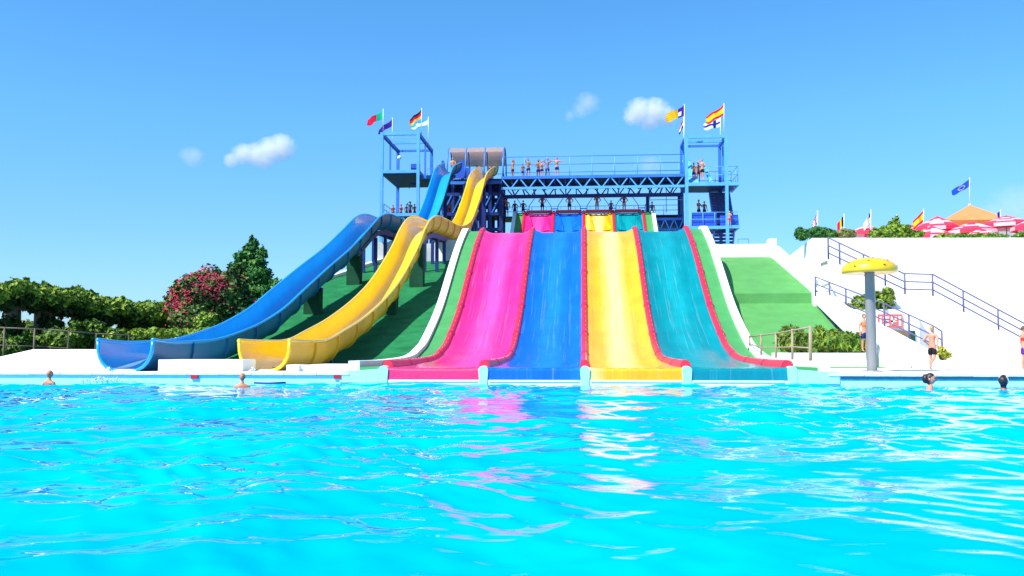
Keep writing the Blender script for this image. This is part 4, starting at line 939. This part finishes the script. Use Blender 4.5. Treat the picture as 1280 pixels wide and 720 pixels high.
# ------------------------------------------------------------------ terrace: parasols and tent
def parasol(px, py_rim, py_top, hwpx, Y, label, seed):
    c = at(px, py_rim, Y); top = at(px, py_top, Y); rr = hwpx*Y/F; g = thing('parasol', label, 'parasol', (c.x, c.y, TZ-.3), 0, 'red and white parasols on the terrace')
    tube_part('pole', [(c.x, c.y, TZ-.3), (c.x, c.y, top.z-.02)], .03, M_galv, g, 6)
    n = 8; h = top.z-c.z; off = seed*.37
    for k in range(n):
        a0 = off+2*PI*k/n; a1 = off+2*PI*(k+1)/n; mb = MB(); rows = []; ns = 6
        for i in range(ns+1):
            f = i/ns; row = []
            for j in range(5):
                a = a0+(a1-a0)*j/4; sagr = 1-.05*math.sin(PI*j/4)*f
                row.append((c.x+rr*f*sagr*math.cos(a), c.y+rr*f*sagr*math.sin(a), c.z+h*(1-f)**.9-.0*f))
            rows.append(row)
        # stripe pattern: white bands along the gore
        nc_ = 5; vs = [p for r_ in rows for p in r_]
        fs = []; mis = []
        for i in range(ns):
            for j in range(4): fs.append((i*nc_+j, (i+1)*nc_+j, (i+1)*nc_+j+1, i*nc_+j+1)); mis.append(1 if (i in (3,) and k % 2 == 0) or (k % 2 == 1 and i in (2, 4)) or (k % 4 == 1 and i == 3) else 0)
        for f_, m_ in zip(fs, mis): mb.f.append(list(f_)); mb.mi.append(m_); mb.sm.append(True)
        mb.v = vs
        b0 = len(mb.v); lastr = rows[-1]; mb.v += [(p[0], p[1], p[2]-.20) for p in lastr]
        for j in range(4): mb.f.append([ns*nc_+j, b0+j, b0+j+1, ns*nc_+j+1]); mb.mi.append(k % 2); mb.sm.append(False)
        mb.build('canopy_panel', [M_upink, M_uwhite], g)
parasol(1172, 285, 270, 26, 53, 'tall red and white parasol standing left of the orange tent', 0)
parasol(1165, 296, 282, 26, 51.5, 'lower red and white parasol in front of the tall left one', 1)
parasol(1215, 289, 277, 30, 52, 'red and white parasol directly in front of the orange tent', 2)
parasol(1226, 297, 285, 24, 50, 'lowest red parasol partly sunk behind the terrace hedge', 3)
parasol(1258, 281, 269, 30, 53.5, 'red and white parasol at the right frame side by the white tent', 4)
parasol(1292, 284, 272, 26, 52, 'red and white parasol cut by the right edge of the photo', 5)
parasol(1084, 290, 281, 21, 55, 'small distant parasol peeking over the shrubs, leftmost of all', 6)
parasol(1140, 291, 281, 22, 57, 'distant red parasol behind the largest terrace shrub', 7)
parasol(1195, 293, 281, 18, 56, 'small parasol in the gap between the larger ones left of the tent', 8)
tc_ = at(1213, 279, 62); tt = at(1213, 256, 62); rw = 30*62/F
tg = thing('tent_pavilion', 'orange pyramid roofed pavilion behind the parasols', 'pavilion', (tc_.x, 62, TZ-.3))
for k in range(4):
    a = [(-1, -1), (1, -1), (1, 1), (-1, 1)]; p = a[k]; q = a[(k+1) % 4]; mb = MB()
    mb.add([(tc_.x+p[0]*rw*1.15, 62+p[1]*rw, tc_.z), (tc_.x+q[0]*rw*1.15, 62+q[1]*rw, tc_.z), (tc_.x, 62, tt.z)], [(0, 1, 2)]); mb.build('roof_panel', M_tent, tg)
    tube_part('post', [(tc_.x+p[0]*rw*1.1, 62+p[1]*rw*.95, TZ-.3), (tc_.x+p[0]*rw*1.1, 62+p[1]*rw*.95, tc_.z)], .06, M_wood, tg, 6)
mb = MB(); mb.ball((tc_.x, 62, tt.z), .1, 5); mb.build('finial', M_white, tg)
tw0 = at(1229, 300, 57); tw1 = at(1300, 280, 57)
tg = thing('white_marquee', 'low white and beige marquee behind the right parasols', 'tent', (tw0.x, 57, TZ-.3))
mb = MB(); mb.box(tw0.x+.8, tw1.x, 57, 60, TZ-.3, at(1250, 289, 57).z); mb.build('tent_wall', M_tentw, tg)
mb = MB(); za = at(1250, 289, 57).z; zb = at(1250, 281, 57).z; mb.add([(tw0.x, 56.7, za), (tw1.x, 56.7, za), (tw1.x, 58.5, zb), (tw0.x+1.4, 58.5, zb), (tw1.x, 60.3, za), (tw0.x, 60.3, za)], [(0, 1, 2, 3), (3, 2, 4, 5), (0, 3, 5)]); mb.build('tent_roof', M_tentw, tg)

# ------------------------------------------------------------------ clouds (real volumes, far off)
def cloud(label, px, py, blobs, D, dens, seed):
    blobs = [(a, b, c*1.22) for a, b, c in blobs]
    c = at(px, py, D); s_ = D/F; bm = bmesh.new()
    for (dx, dy, r_) in blobs:
        m_ = Matrix.Translation((dx*s_, 0, -dy*s_)) @ Matrix.Diagonal((1, .8, .8, 1)); bmesh.ops.create_icosphere(bm, subdivisions=3, radius=r_*s_, matrix=m_)
    me = bpy.data.meshes.new('cloud'); bm.to_mesh(me); bm.free()
    o = bpy.data.objects.new('cloud', me); C.objects.link(o); o.location = c
    md = o.modifiers.new('r', 'REMESH'); md.mode = 'VOXEL'; md.voxel_size = 1.6*s_
    m = bpy.data.materials.new('cloud_vapour'); m.use_nodes = True; t = m.node_tree; t.nodes.remove(t.nodes['Principled BSDF'])
    pv = t.nodes.new('ShaderNodeVolumePrincipled'); pv.inputs['Color'].default_value = (1, 1, 1, 1); pv.inputs['Anisotropy'].default_value = -.1
    tc = t.nodes.new('ShaderNodeTexCoord'); tot = None
    def M(op, a, b=None, c_=None):
        n = t.nodes.new('ShaderNodeMath'); n.operation = op
        for i, v in enumerate((a, b, c_)):
            if v is None: continue
            if isinstance(v, (int, float)): n.inputs[i].default_value = v
            else: t.links.new(v, n.inputs[i])
        return n.outputs[0]
    # soft density: falls off toward each puff's rim, eroded by noise
    for (dx, dy, r_) in blobs:
        vd = t.nodes.new('ShaderNodeVectorMath'); vd.operation = 'DISTANCE'; t.links.new(tc.outputs['Object'], vd.inputs[0]); vd.inputs[1].default_value = (dx*s_, 0, -dy*s_)
        q = M('SUBTRACT', 1, M('DIVIDE', vd.outputs['Value'], r_*s_)); tot = q if tot is None else M('MAXIMUM', tot, q)
    n = t.nodes.new('ShaderNodeTexNoise'); n.inputs['Scale'].default_value = .13/s_; n.inputs['Detail'].default_value = 5; t.links.new(tc.outputs['Object'], n.inputs[0])
    e = M('SUBTRACT', M('MULTIPLY_ADD', n.outputs[0], .9, tot), .55); e = M('MULTIPLY', M('MAXIMUM', e, 0), dens*.5/s_)
    t.links.new(e, pv.inputs['Density']); t.links.new(pv.outputs[0], t.nodes['Material Output'].inputs['Volume']); me.materials.append(m)
    m.cycles.volume_step_rate = 1.0 if hasattr(m.cycles, 'volume_step_rate') else 1
    finish(o, label, 'cloud'); return o
CD = 3000
cloud('largest bright white puffy cloud, left of the towers', 325, 190, [(28, -6, 19), (14, -2, 19), (-4, 3, 17), (-22, 2, 15), (6, 10, 14), (-38, 10, 11)], CD, .22, 1)
cloud('faint wisp of cloud just left of the largest cloud', 241, 196, [(0, 0, 15), (-8, -2, 11)], CD, .07, 2)
cloud('white puffy cloud behind the orange striped flag', 810, 143, [(-10, -4, 19), (8, -3, 20), (22, 3, 15), (-20, 3, 12), (2, 9, 14)], CD, .2, 3)
cloud('faint small cloud above the footbridge', 732, 131, [(2, -2, 16), (-6, 6, 12), (-20, 14, 8)], CD, .07, 4)
cloud('very faint wisp of cloud behind the bridge railing', 812, 206, [(0, 0, 15), (10, 4, 9)], CD, .04, 5)
cloud('thin pale haze cloud low at the right edge above the parasols', 1270, 262, [(0, 0, 34), (34, -6, 34), (-26, 6, 20)], CD, .025, 6)

# ------------------------------------------------------------------ people
SK = [mat('skin_fair', (.62, .27, .16), .5, .4, .07, 8), mat('skin_tan', (.52, .19, .09), .5, .4, .08, 8), mat('skin_deep', (.34, .11, .06), .5, .4, .08, 8)]
HR = [mat('hair_dark', (.02, .012, .01), .5), mat('hair_brown', (.09, .04, .02), .5), mat('hair_blond', (.42, .26, .12), .5)]
CL = {k: mat('cloth_'+k, c, .8, .2, .12, 10) for k, c in dict(black=(.015, .015, .02), navy=(.015, .03, .16), red=(.62, .03, .03), purple=(.14, .02, .30), blue=(.02, .10, .45), white=(.75, .75, .75), orange=(.75, .2, .04), green=(.03, .25, .1)).items()}
M_eye = mat('eye_dark', (.02, .02, .02), .2); M_lip = mat('lip', (.45, .10, .09), .5)
ARMS = {'down': ((.135, .01, .635), (.15, -.035, .50)), 'hips': ((.20, .03, .655), (.095, -.05, .565)), 'folded': ((.15, -.04, .655), (.03, -.115, .675)), 'head': ((.20, -.02, .87), (.075, .02, .965)),
        'wide': ((.20, 0, .80), (.31, -.02, .815)), 'rail': ((.15, -.09, .67), (.13, -.21, .63)), 'up': ((.16, -.02, .92), (.15, -.04, 1.07)), 'lap': ((.15, -.06, .66), (.10, -.18, .56)), 'run': ((.16, .09, .67), (.13, -.04, .60)), 'runb': ((.16, .08, .66), (.18, .16, .56))}
LEGS = {'stand': (((.055, -.005, .27), (.06, .01, .04)),)*2, 'wide': (((.075, -.01, .27), (.10, .01, .04)),)*2,
        'walk': (((.055, -.06, .28), (.055, -.03, .045)), ((.055, .03, .27), (.055, .15, .08))), 'run': (((.05, -.03, .27), (.05, .02, .045)), ((.055, .03, .27), (.06, .21, .16))),
        'sit': (((.07, -.22, .47), (.07, -.24, .23)),)*2, 'slide': (((.06, -.20, .56), (.06, -.38, .46)),)*2}
def skin_mesh(verts, edges, rad, roots, sub=1):
    me = bpy.data.meshes.new('tmp'); me.from_pydata(verts, edges, []); o = bpy.data.objects.new('tmp', me); C.objects.link(o)
    o.modifiers.new('s', 'SKIN').use_smooth_shade = True
    if sub: o.modifiers.new('u', 'SUBSURF').levels = sub
    sv = me.skin_vertices[0].data
    for i, r_ in enumerate(rad): sv[i].radius = r_ if hasattr(r_, '__len__') else (r_, r_); sv[i].use_root = i in roots
    return o
JOBS = []
def person(label, loc, h, rz=0, arms=('down', 'down'), legs='stand', skin=0, shorts='navy', hair=0, top=None, female=False, hairlen=0, lean=0, lean_side=0, face=False, group=None, turn=0, name='person', sit_z=0):
    V = []; E = []; Rd = []; roots = []
    if loc[1] > 85: h *= 1.1
    def a(p, r_, par=None, root=False):
        V.append(Vector(p)); Rd.append(r_)
        if par is not None: E.append((par, len(V)-1))
        if root: roots.append(len(V)-1)
        return len(V)-1
    def bend(p):   # lean the upper body forward about the hips
        p = Vector(p)
        if p.z > .5:
            q = p-Vector((0, 0, .5)); q = Matrix.Rotation(lean, 3, 'X') @ q; q = Matrix.Rotation(lean_side, 3, 'Y') @ q; p = q+Vector((0, 0, .5))
        return p
    W = .92 if female else 1.0
    pe = a((0, .0, .505), (.082, .056), None, True); be = a(bend((0, 0, .60)), (.068*W, .050), pe); ch = a(bend((0, -.005, .71)), (.088*W, .058), be)
    uc = a(bend((0, .0, .775)), (.075*W, .046), ch); ne = a(bend((0, .003, .83)), .031, uc); a(bend((0, -.003, .885)), .030, ne)
    hands = []; tops = []
    for s_, am in ((1, arms[0]), (-1, arms[1])):
        sh = a(bend((s_*.105*W, .005, .785)), .037, uc); el_, wr_ = ARMS[am]
        el = a(bend((s_*el_[0], el_[1], el_[2])), .025, sh); P_el = V[el]
        mid = a(V[el].lerp(bend((s_*wr_[0], wr_[1], wr_[2])), .35), .0235, el)
        wr = a(bend((s_*wr_[0], wr_[1], wr_[2])), (.014, .016), mid)
        d = (V[wr]-P_el).normalized(); side = d.cross(Vector((0, 1, 0))); side = (side if side.length > .2 else d.cross(Vector((1, 0, 0)))).normalized()
        if side.dot(Vector((s_, 0, 0))) > 0: side = -side
        pal = a(V[wr]+d*.03, (.022, .011), wr); a(V[wr]+d*.052, (.022, .010), pal)
        hands.append((V[wr], d, side))
    L_ = LEGS[legs]; hipz = .475
    for i, s_ in enumerate((1, -1)):
        kn_, an_ = L_[i]; hp = a((s_*.052, 0, hipz), .054, pe)
        md = a(Vector((s_*.052, 0, hipz)).lerp(Vector((s_*kn_[0], kn_[1], kn_[2])), .5), .044, hp)
        kn = a((s_*kn_[0], kn_[1], kn_[2]), .031, md)
        cf = a(Vector((s_*kn_[0], kn_[1]+.012, kn_[2])).lerp(Vector((s_*an_[0], an_[1]+.012, an_[2])), .35), .032, kn)
        an = a((s_*an_[0], an_[1], an_[2]), .019, cf)
        dv = Vector((0, -1, -.25)) if not (legs == 'run' and i == 1) else Vector((0, .3, -1))
        if legs == 'slide': dv = Vector((0, -.3, 1))
        dv.normalize(); V_an = V[an]; he = a(V_an+Vector((0, .012, -.022)), .016, an); a(V_an+dv*.05+Vector((0, 0, -.012)), (.020, .013), an); a(V_an+dv*.10+Vector((0, 0, -.012)), (.020, .009), len(V)-1)
    # fingers: separate tapered chains rooted in the palm
    for (w_, d, side) in hands:
        n_ = d.cross(side).normalized()
        for q, (off, ln) in enumerate(((-.016, .036), (-.0055, .044), (.0055, .041), (.016, .031))):
            b0 = a(w_+d*.045+side*off, .0062, None, True); b1 = a(w_+d*(.058+ln*.5)+side*off*1.15+n_*.002, .0055, b0); a(w_+d*(.056+ln*.85)+side*off*1.2+n_*.010, .0045, b1)
        b0 = a(w_+d*.018+side*-.012, .007, None, True); b1 = a(w_+d*.034+side*-.032, .0062, b0); a(w_+d*.054+side*-.038, .005, b1)
    body = skin_mesh([tuple(v*h) for v in V], E, [tuple(x*h for x in r_) if hasattr(r_, '__len__') else r_*h for r_ in Rd], roots)
    # shorts
    SV = []; SE = []; SR = []
    def b(p, r_, par=None): SV.append(Vector(p)); SR.append(r_); (SE.append((par, len(SV)-1)) if par is not None else None); return len(SV)-1
    p0 = b((0, 0, .505), (.092, .066)); b((0, 0, .56), (.084, .062), p0)
    for i, s_ in enumerate((1, -1)):
        kn_ = L_[i][0]; hp = b((s_*.054, 0, .475), .064, p0); b(Vector((s_*.052, 0, .475)).lerp(Vector((s_*kn_[0], kn_[1], kn_[2])), .30 if female else .72), .058, hp)
    sh_ = skin_mesh([tuple(v*h) for v in SV], SE, [tuple(x*h for x in r_) if hasattr(r_, '__len__') else r_*h for r_ in SR], [0])
    tp = None
    if top or female:
        TV = [bend((0, 0, .62 if not female or top else .68)), bend((0, -.005, .71)), bend((0, 0, .775 if top else .745))]; tp = skin_mesh([tuple(v*h) for v in TV], [(0, 1), (1, 2)], [(.080*h*W, .060*h), (.098*h*W, .070*h), (.084*h*W, .054*h)], [0])
    hc = bend((0, -.008, .932)); JOBS.append(dict(label=label, loc=loc, h=h, rz=rz, body=body, shorts=sh_, top=tp, topc=top or shorts, hc=hc, skin=skin, sc=shorts, hair=hair, hl=hairlen, face=face, group=group, turn=turn))
def head_mesh(mb, c, h, turn):
    n = 12; Rt = Matrix.Rotation(turn, 3, 'Z'); P = []
    for i in range(n+1):
        th = PI*i/n; row = []
        for k in range(17):
            ph = 2*PI*k/16; x = .046*math.sin(th)*math.cos(ph); y = .058*math.sin(th)*math.sin(ph); z = .066*math.cos(th)
            if z < 0: x *= 1+.35*z/.066*.8; y *= 1-.12*(-z/.066) if y > 0 else 1
            fr = max(0, -math.sin(ph))*math.sin(th)
            if fr > .94 and -.022 < z < .012: y -= .014          # nose
            if .5 < fr < .93 and -.002 < z < .022: y += .004     # eye sockets
            row.append(Vector(c)*h+Rt @ Vector((x, y, z))*h)
        P.append(row)
    mb.grid(P, 0, True, True)
    for s_ in (-1, 1): mb.ball(tuple(Vector(c)*h+Rt @ Vector((s_*.047, .006, -.004))*h), .013*h, 4, sc=(.45, 1, 1.2))
def flush_people():
    dg = bpy.context.evaluated_depsgraph_get(); dg.update()
    for J in JOBS:
        h = J['h']; h_ = h; g = bpy.data.objects.new('person', None); C.objects.link(g); g.location = J['loc']; g.rotation_euler = (0, 0, J['rz']); finish(g, J['label'], 'person', J['group'])
        def put(nm, me, m): me.materials.clear(); me.materials.append(m); me.polygons.foreach_set('use_smooth', [True]*len(me.polygons)); o = bpy.data.objects.new(nm, me); C.objects.link(o); o.parent = g; return o
        bm = bmesh.new(); me = bpy.data.meshes.new_from_object(J['body'].evaluated_get(dg)); bm.from_mesh(me)
        mb = MB(); head_mesh(mb, J['hc'], h, J['turn']); hm = bpy.data.meshes.new('h'); hm.from_pydata(mb.v, [], mb.f); bm.from_mesh(hm); bm.to_mesh(me); bm.free(); bpy.data.meshes.remove(hm)
        put('body', me, SK[J['skin']])
        put('shorts', bpy.data.meshes.new_from_object(J['shorts'].evaluated_get(dg)), CL[J['sc']])
        if J['top']: put('top', bpy.data.meshes.new_from_object(J['top'].evaluated_get(dg)), CL[J['topc']])
        # hair cap
        if J['hair'] is not None:
            mb = MB(); P = []; Rt = Matrix.Rotation(J['turn'], 3, 'Z'); n = 8
            for i in range(n+1):
                row = []
                for k in range(17):
                    ph = 2*PI*k/16; back = math.sin(ph); lim = PI*(.46+.20*back+(.18 if back > .2 else 0)*J['hl']); th = lim*i/n
                    wob = 1+.04*math.sin(5*ph+3*i)
                    row.append(Vector(J['hc'])*h+Rt @ Vector((.051*math.sin(th)*math.cos(ph)*wob, .063*math.sin(th)*math.sin(ph)*wob+.004, .072*math.cos(th)*wob-(.03*J['hl'] if i == n and back > .2 else 0)))*h)
                P.append(row)
            mb.grid(P, 0, True, True)
            if J['hl'] > 1: mb.ball(tuple(Vector(J['hc'])*h+Rt @ Vector((0, .055, .0))*h), .052*h, 6, sc=(1, .8, 1.1))
            me2 = bpy.data.meshes.new('hair'); me2.from_pydata(mb.v, [], mb.f); put('hair', me2, HR[J['hair']])
        if J['face']:
            Rt = Matrix.Rotation(J['turn'], 3, 'Z')
            for s_ in (-1, 1):
                mb = MB(); mb.ball(tuple(Vector(J['hc'])*h+Rt @ Vector((s_*.018, -.051, .008))*h), .0065*h, 4); me2 = bpy.data.meshes.new('eye'); me2.from_pydata(mb.v, [], mb.f); put('eye', me2, M_eye)
            mb = MB(); mb.ball(tuple(Vector(J['hc'])*h+Rt @ Vector((0, -.052, -.034))*h), .014*h, 4, sc=(1, .3, .3)); me2 = bpy.data.meshes.new('mouth'); me2.from_pydata(mb.v, [], mb.f); put('mouth', me2, M_lip)
        J['g'] = g
    for J in JOBS:
        for k in ('body', 'shorts', 'top'):
            if J[k]: m_ = J[k].data; bpy.data.objects.remove(J[k]); bpy.data.meshes.remove(m_)
def on_deck(px, Y, z): p = at(px, 300, Y); return (p.x, Y, z)
# upper bridge, left to right
BZ = 18.06
G1 = 'people standing on the footbridge'
for px, Y, hh, am, lg, sk, so_, hr, lb, rz in (
    (641, 90.8, 1.62, ('up', 'down'), 'stand', 1, 'navy', 0, 'slim person with one arm raised, first on the footbridge beside the canopy', -.9),
    (653.5, 90.9, 1.3, ('down', 'down'), 'stand', 2, 'blue', 0, 'short child in blue swimwear, second on the footbridge', .4),
    (660.5, 90.6, 1.70, ('folded', 'head'), 'walk', 1, 'navy', 0, 'person in navy shorts with a hand lifted to the face next to the short child', .3),
    (673.0, 91.4, 1.74, ('head', 'folded'), 'stand', 2, 'navy', 1, 'dark tanned person at the back left of the footbridge trio', 0),
    (677.5, 90.6, 1.5, ('folded', 'folded'), 'stand', 0, 'navy', 2, 'pale shorter person in the middle of the footbridge trio', 0),
    (684.5, 90.8, 1.72, ('head', 'head'), 'wide', 2, 'purple', 0, 'person in purple shorts with both hands behind the head on the footbridge', 0),
    (696.5, 90.5, 1.78, ('wide', 'wide'), 'stand', 0, 'navy', 1, 'person with both arms stretched out along the railing, last on the footbridge', 0)):
    person(lb, on_deck(px, Y, BZ), hh, rz, am, lg, sk, so_, hr, group=G1)
PZ = 14.63
for px, Y, z, hh, am, lg, sk, so_, hr, lb, top in (
    (633.5, 94.0, 14.63, 1.72, ('down', 'head'), 'stand', 1, 'blue', 1, 'person by the dark posts left of the pink lane start, leftmost of the lower group', None),
    (630.5, 96.5, 14.63, 1.6, ('folded', 'folded'), 'stand', 2, 'navy', 0, 'shadowed person leaning at the rear rail under the flume start', None),
    (643.5, 94.6, 14.63, 1.6, ('hips', 'down'), 'stand', 2, 'purple', 0, 'dark figure in purple shorts under the footbridge end', 'navy'),
    (654.0, 94.2, 14.63, 1.55, ('hips', 'hips'), 'stand', 2, 'navy', 0, 'dark clothed person with hands on hips left of the pink lane start', 'navy'),
    (678.0, 94.2, 14.95, 1.74, ('hips', 'hips'), 'stand', 1, 'navy', 1, 'person in a red shirt at the top of the pink lane', 'red'),
    (712.0, 94.2, 14.95, 1.76, ('hips', 'hips'), 'stand', 0, 'navy', 0, 'bare chested person in navy shorts atop the blue lane', None),
    (746.5, 94.2, 14.95, 1.80, ('hips', 'folded'), 'stand', 0, 'white', 1, 'pinkish person standing at the top of the yellow lane', None),
    (764.0, 94.4, 14.75, 1.4, ('lap', 'lap'), 'stand', 2, 'black', 0, 'dark crouched person between the yellow and teal lane starts', 'navy'),
    (780.5, 94.2, 14.95, 1.74, ('hips', 'hips'), 'stand', 1, 'white', 0, 'person in a red top at the top of the teal lane', 'red'),
    (815.5, 92.8, 13.95, 1.7, ('down', 'folded'), 'stand', 2, 'blue', 0, 'person in blue standing right of the green strip by the upper slide', 'blue')):
    person(lb, on_deck(px, Y, z), hh, 0, am, lg, sk, so_, hr, top, group='people waiting above the racing lanes', lean=.5 if 'crouched' in lb else 0)
for px, Y, z, hh, am, sk, so_, lb, top, rz in (
    (491, 93.0, 14.35, 1.35, ('folded', 'down'), 2, 'red', 'short person in red on the lower left tower level, leftmost', 'red', .4),
    (501, 94.0, 14.35, 1.55, ('rail', 'rail'), 2, 'navy', 'dark person at the rear middle of the lower left tower level', 'navy', 0),
    (508, 92.4, 14.35, 1.3, ('down', 'down'), 1, 'purple', 'small child in purple swimwear on the lower left tower level', None, .3),
    (512.5, 93.0, 14.35, 1.65, ('folded', 'head'), 1, 'red', 'tallest person in red shorts on the lower left tower level', None, -.3),
    (518, 93.6, 14.35, 1.5, ('down', 'folded'), 1, 'navy', 'person half hidden by the right post of the left tower', None, 0),
    (562, 93.0, 14.6, 1.6, ('down', 'folded'), 1, 'red', 'person seen between dark posts right of the blue flume', None, 0),
    (602, 94.2, 14.6, 1.7, ('down', 'down'), 0, 'blue', 'person seen between dark posts right of the yellow flume', None, 0),
    (596, 93.8, 18.15, 1.7, ('hips', 'folded'), 1, 'orange', 'person in orange shorts under the canopy between the two flumes', None, 0),
    (575, 93.2, 18.15, 1.6, ('down', 'down'), 1, 'white', 'person standing just right of the blue flume entry', None, .4),
    (582.5, 92.4, 18.15, 1.2, ('down', 'down'), 2, 'blue', 'child in blue between the flume entries under the canopy', 'blue', 0)):
    person(lb, on_deck(px, Y, z), hh, rz, am, 'stand', sk, so_, 0, top)
p = YS[-2]; person('bare backed person sitting at the top mouth of the yellow flume', (p.x+.1, p.y+.5, p.z-1.2-.0), 1.72, 0, ('lap', 'lap'), 'slide', 1, 'red', 1, lean=.15)
p = BS[-2]; person('pale person sitting at the top mouth of the blue flume', (p.x-.0, p.y+.7, p.z-1.15), 1.7, 0, ('lap', 'folded'), 'slide', 0, 'white', 1)
# right tower
for px, Y, z, hh, am, sk, so_, hr, lb, rz in (
    (868.5, 90.6, 17.4, 1.7, ('down', 'folded'), 1, 'navy', 0, 'tanned person at left of the trio on the right tower', .2),
    (874, 91.6, 17.6, 1.75, ('down', 'down'), 1, 'red', 1, 'middle person of the trio on the right tower, set back', 0),
    (879, 90.7, 17.6, 1.85, ('folded', 'head'), 0, 'black', 0, 'tall pale person in black shorts at right of the tower trio', -.2),
    (874, 92, 13.9, 1.75, ('folded', 'folded'), 1, 'black', 0, 'person in black on the middle landing of the right tower', .6),
    (881, 92.6, 14.0, 1.6, ('down', 'folded'), 2, 'navy', 0, 'shadowed person behind another on the middle landing of the right tower', 0),
    (912.5, 89.8, 12.95, 1.25, ('folded', 'down'), 0, 'red', 2, 'pale person at the right end of the lower tower landing', -.5)):
    person(lb, on_deck(px, Y, z), hh, rz, am, 'stand', sk, so_, hr)
# poolside
p = at(1166, 458.5, 32.4); person('blond boy in black shorts running along the white deck away from the camera', (p.x, 32.4, .285), 1.50, PI-.75, ('run', 'runb'), 'run', 0, 'black', 2, face=True, lean=-.0)
p = at(1081, 440, 36.0); person('person in orange top half hidden behind the yellow dome pole', (p.x, 36.0, .9), 1.42, .3, ('folded', 'down'), 'stand', 0, 'navy', 1, 'orange')
p = at(1281, 458, 33); person('person in purple shorts cut off by the right edge of the photo', (p.x, 33, .285), 1.5, PI/2, ('down', 'down'), 'stand', 0, 'purple', 1, 'red')
# swimmers (bodies under the water)
def swimmer(px, pytop, Y, hh, label, **k): p = at(px, pytop, Y); person(label, (p.x, Y, p.z-hh), hh, **k)
swimmer(62, 462.5, 25.3, 1.7, 'close cropped swimmer at far left with head and shoulders out of the water', skin=1, hair=None, face=True, rz=PI-.3, shorts='navy')
swimmer(303, 466, 24.3, 1.7, 'tanned swimmer in front of the yellow flume exit', skin=1, hair=None, face=True, rz=PI+.2, shorts='red')
swimmer(1162, 466.5, 25.2, 2.2, 'dark haired swimmer with face turned right, below the running boy', skin=0, hair=0, hairlen=2, face=True, rz=1.1, female=True, shorts='black', arms=('down', 'down'))
swimmer(1254, 469, 24.8, 2.05, 'swimmer with dark hair and a pale cap strap near the right edge', skin=2, hair=0, hairlen=1.4, face=True, rz=PI-.6, shorts='black')
flush_people()
g = JOBS[-1]['g']; hc = JOBS[-1]['hc']*2.05
mb = MB(); mb.tube([hc+Vector((.115*math.cos(a), .03*math.sin(a)*1.0, .12*math.sin(a))) for a in [2*PI*k/20 for k in range(21)]], .012, 5); o = MB.build(mb, 'strap', CL['white'], None); o.parent = g
# mean sanity: nothing left at origin
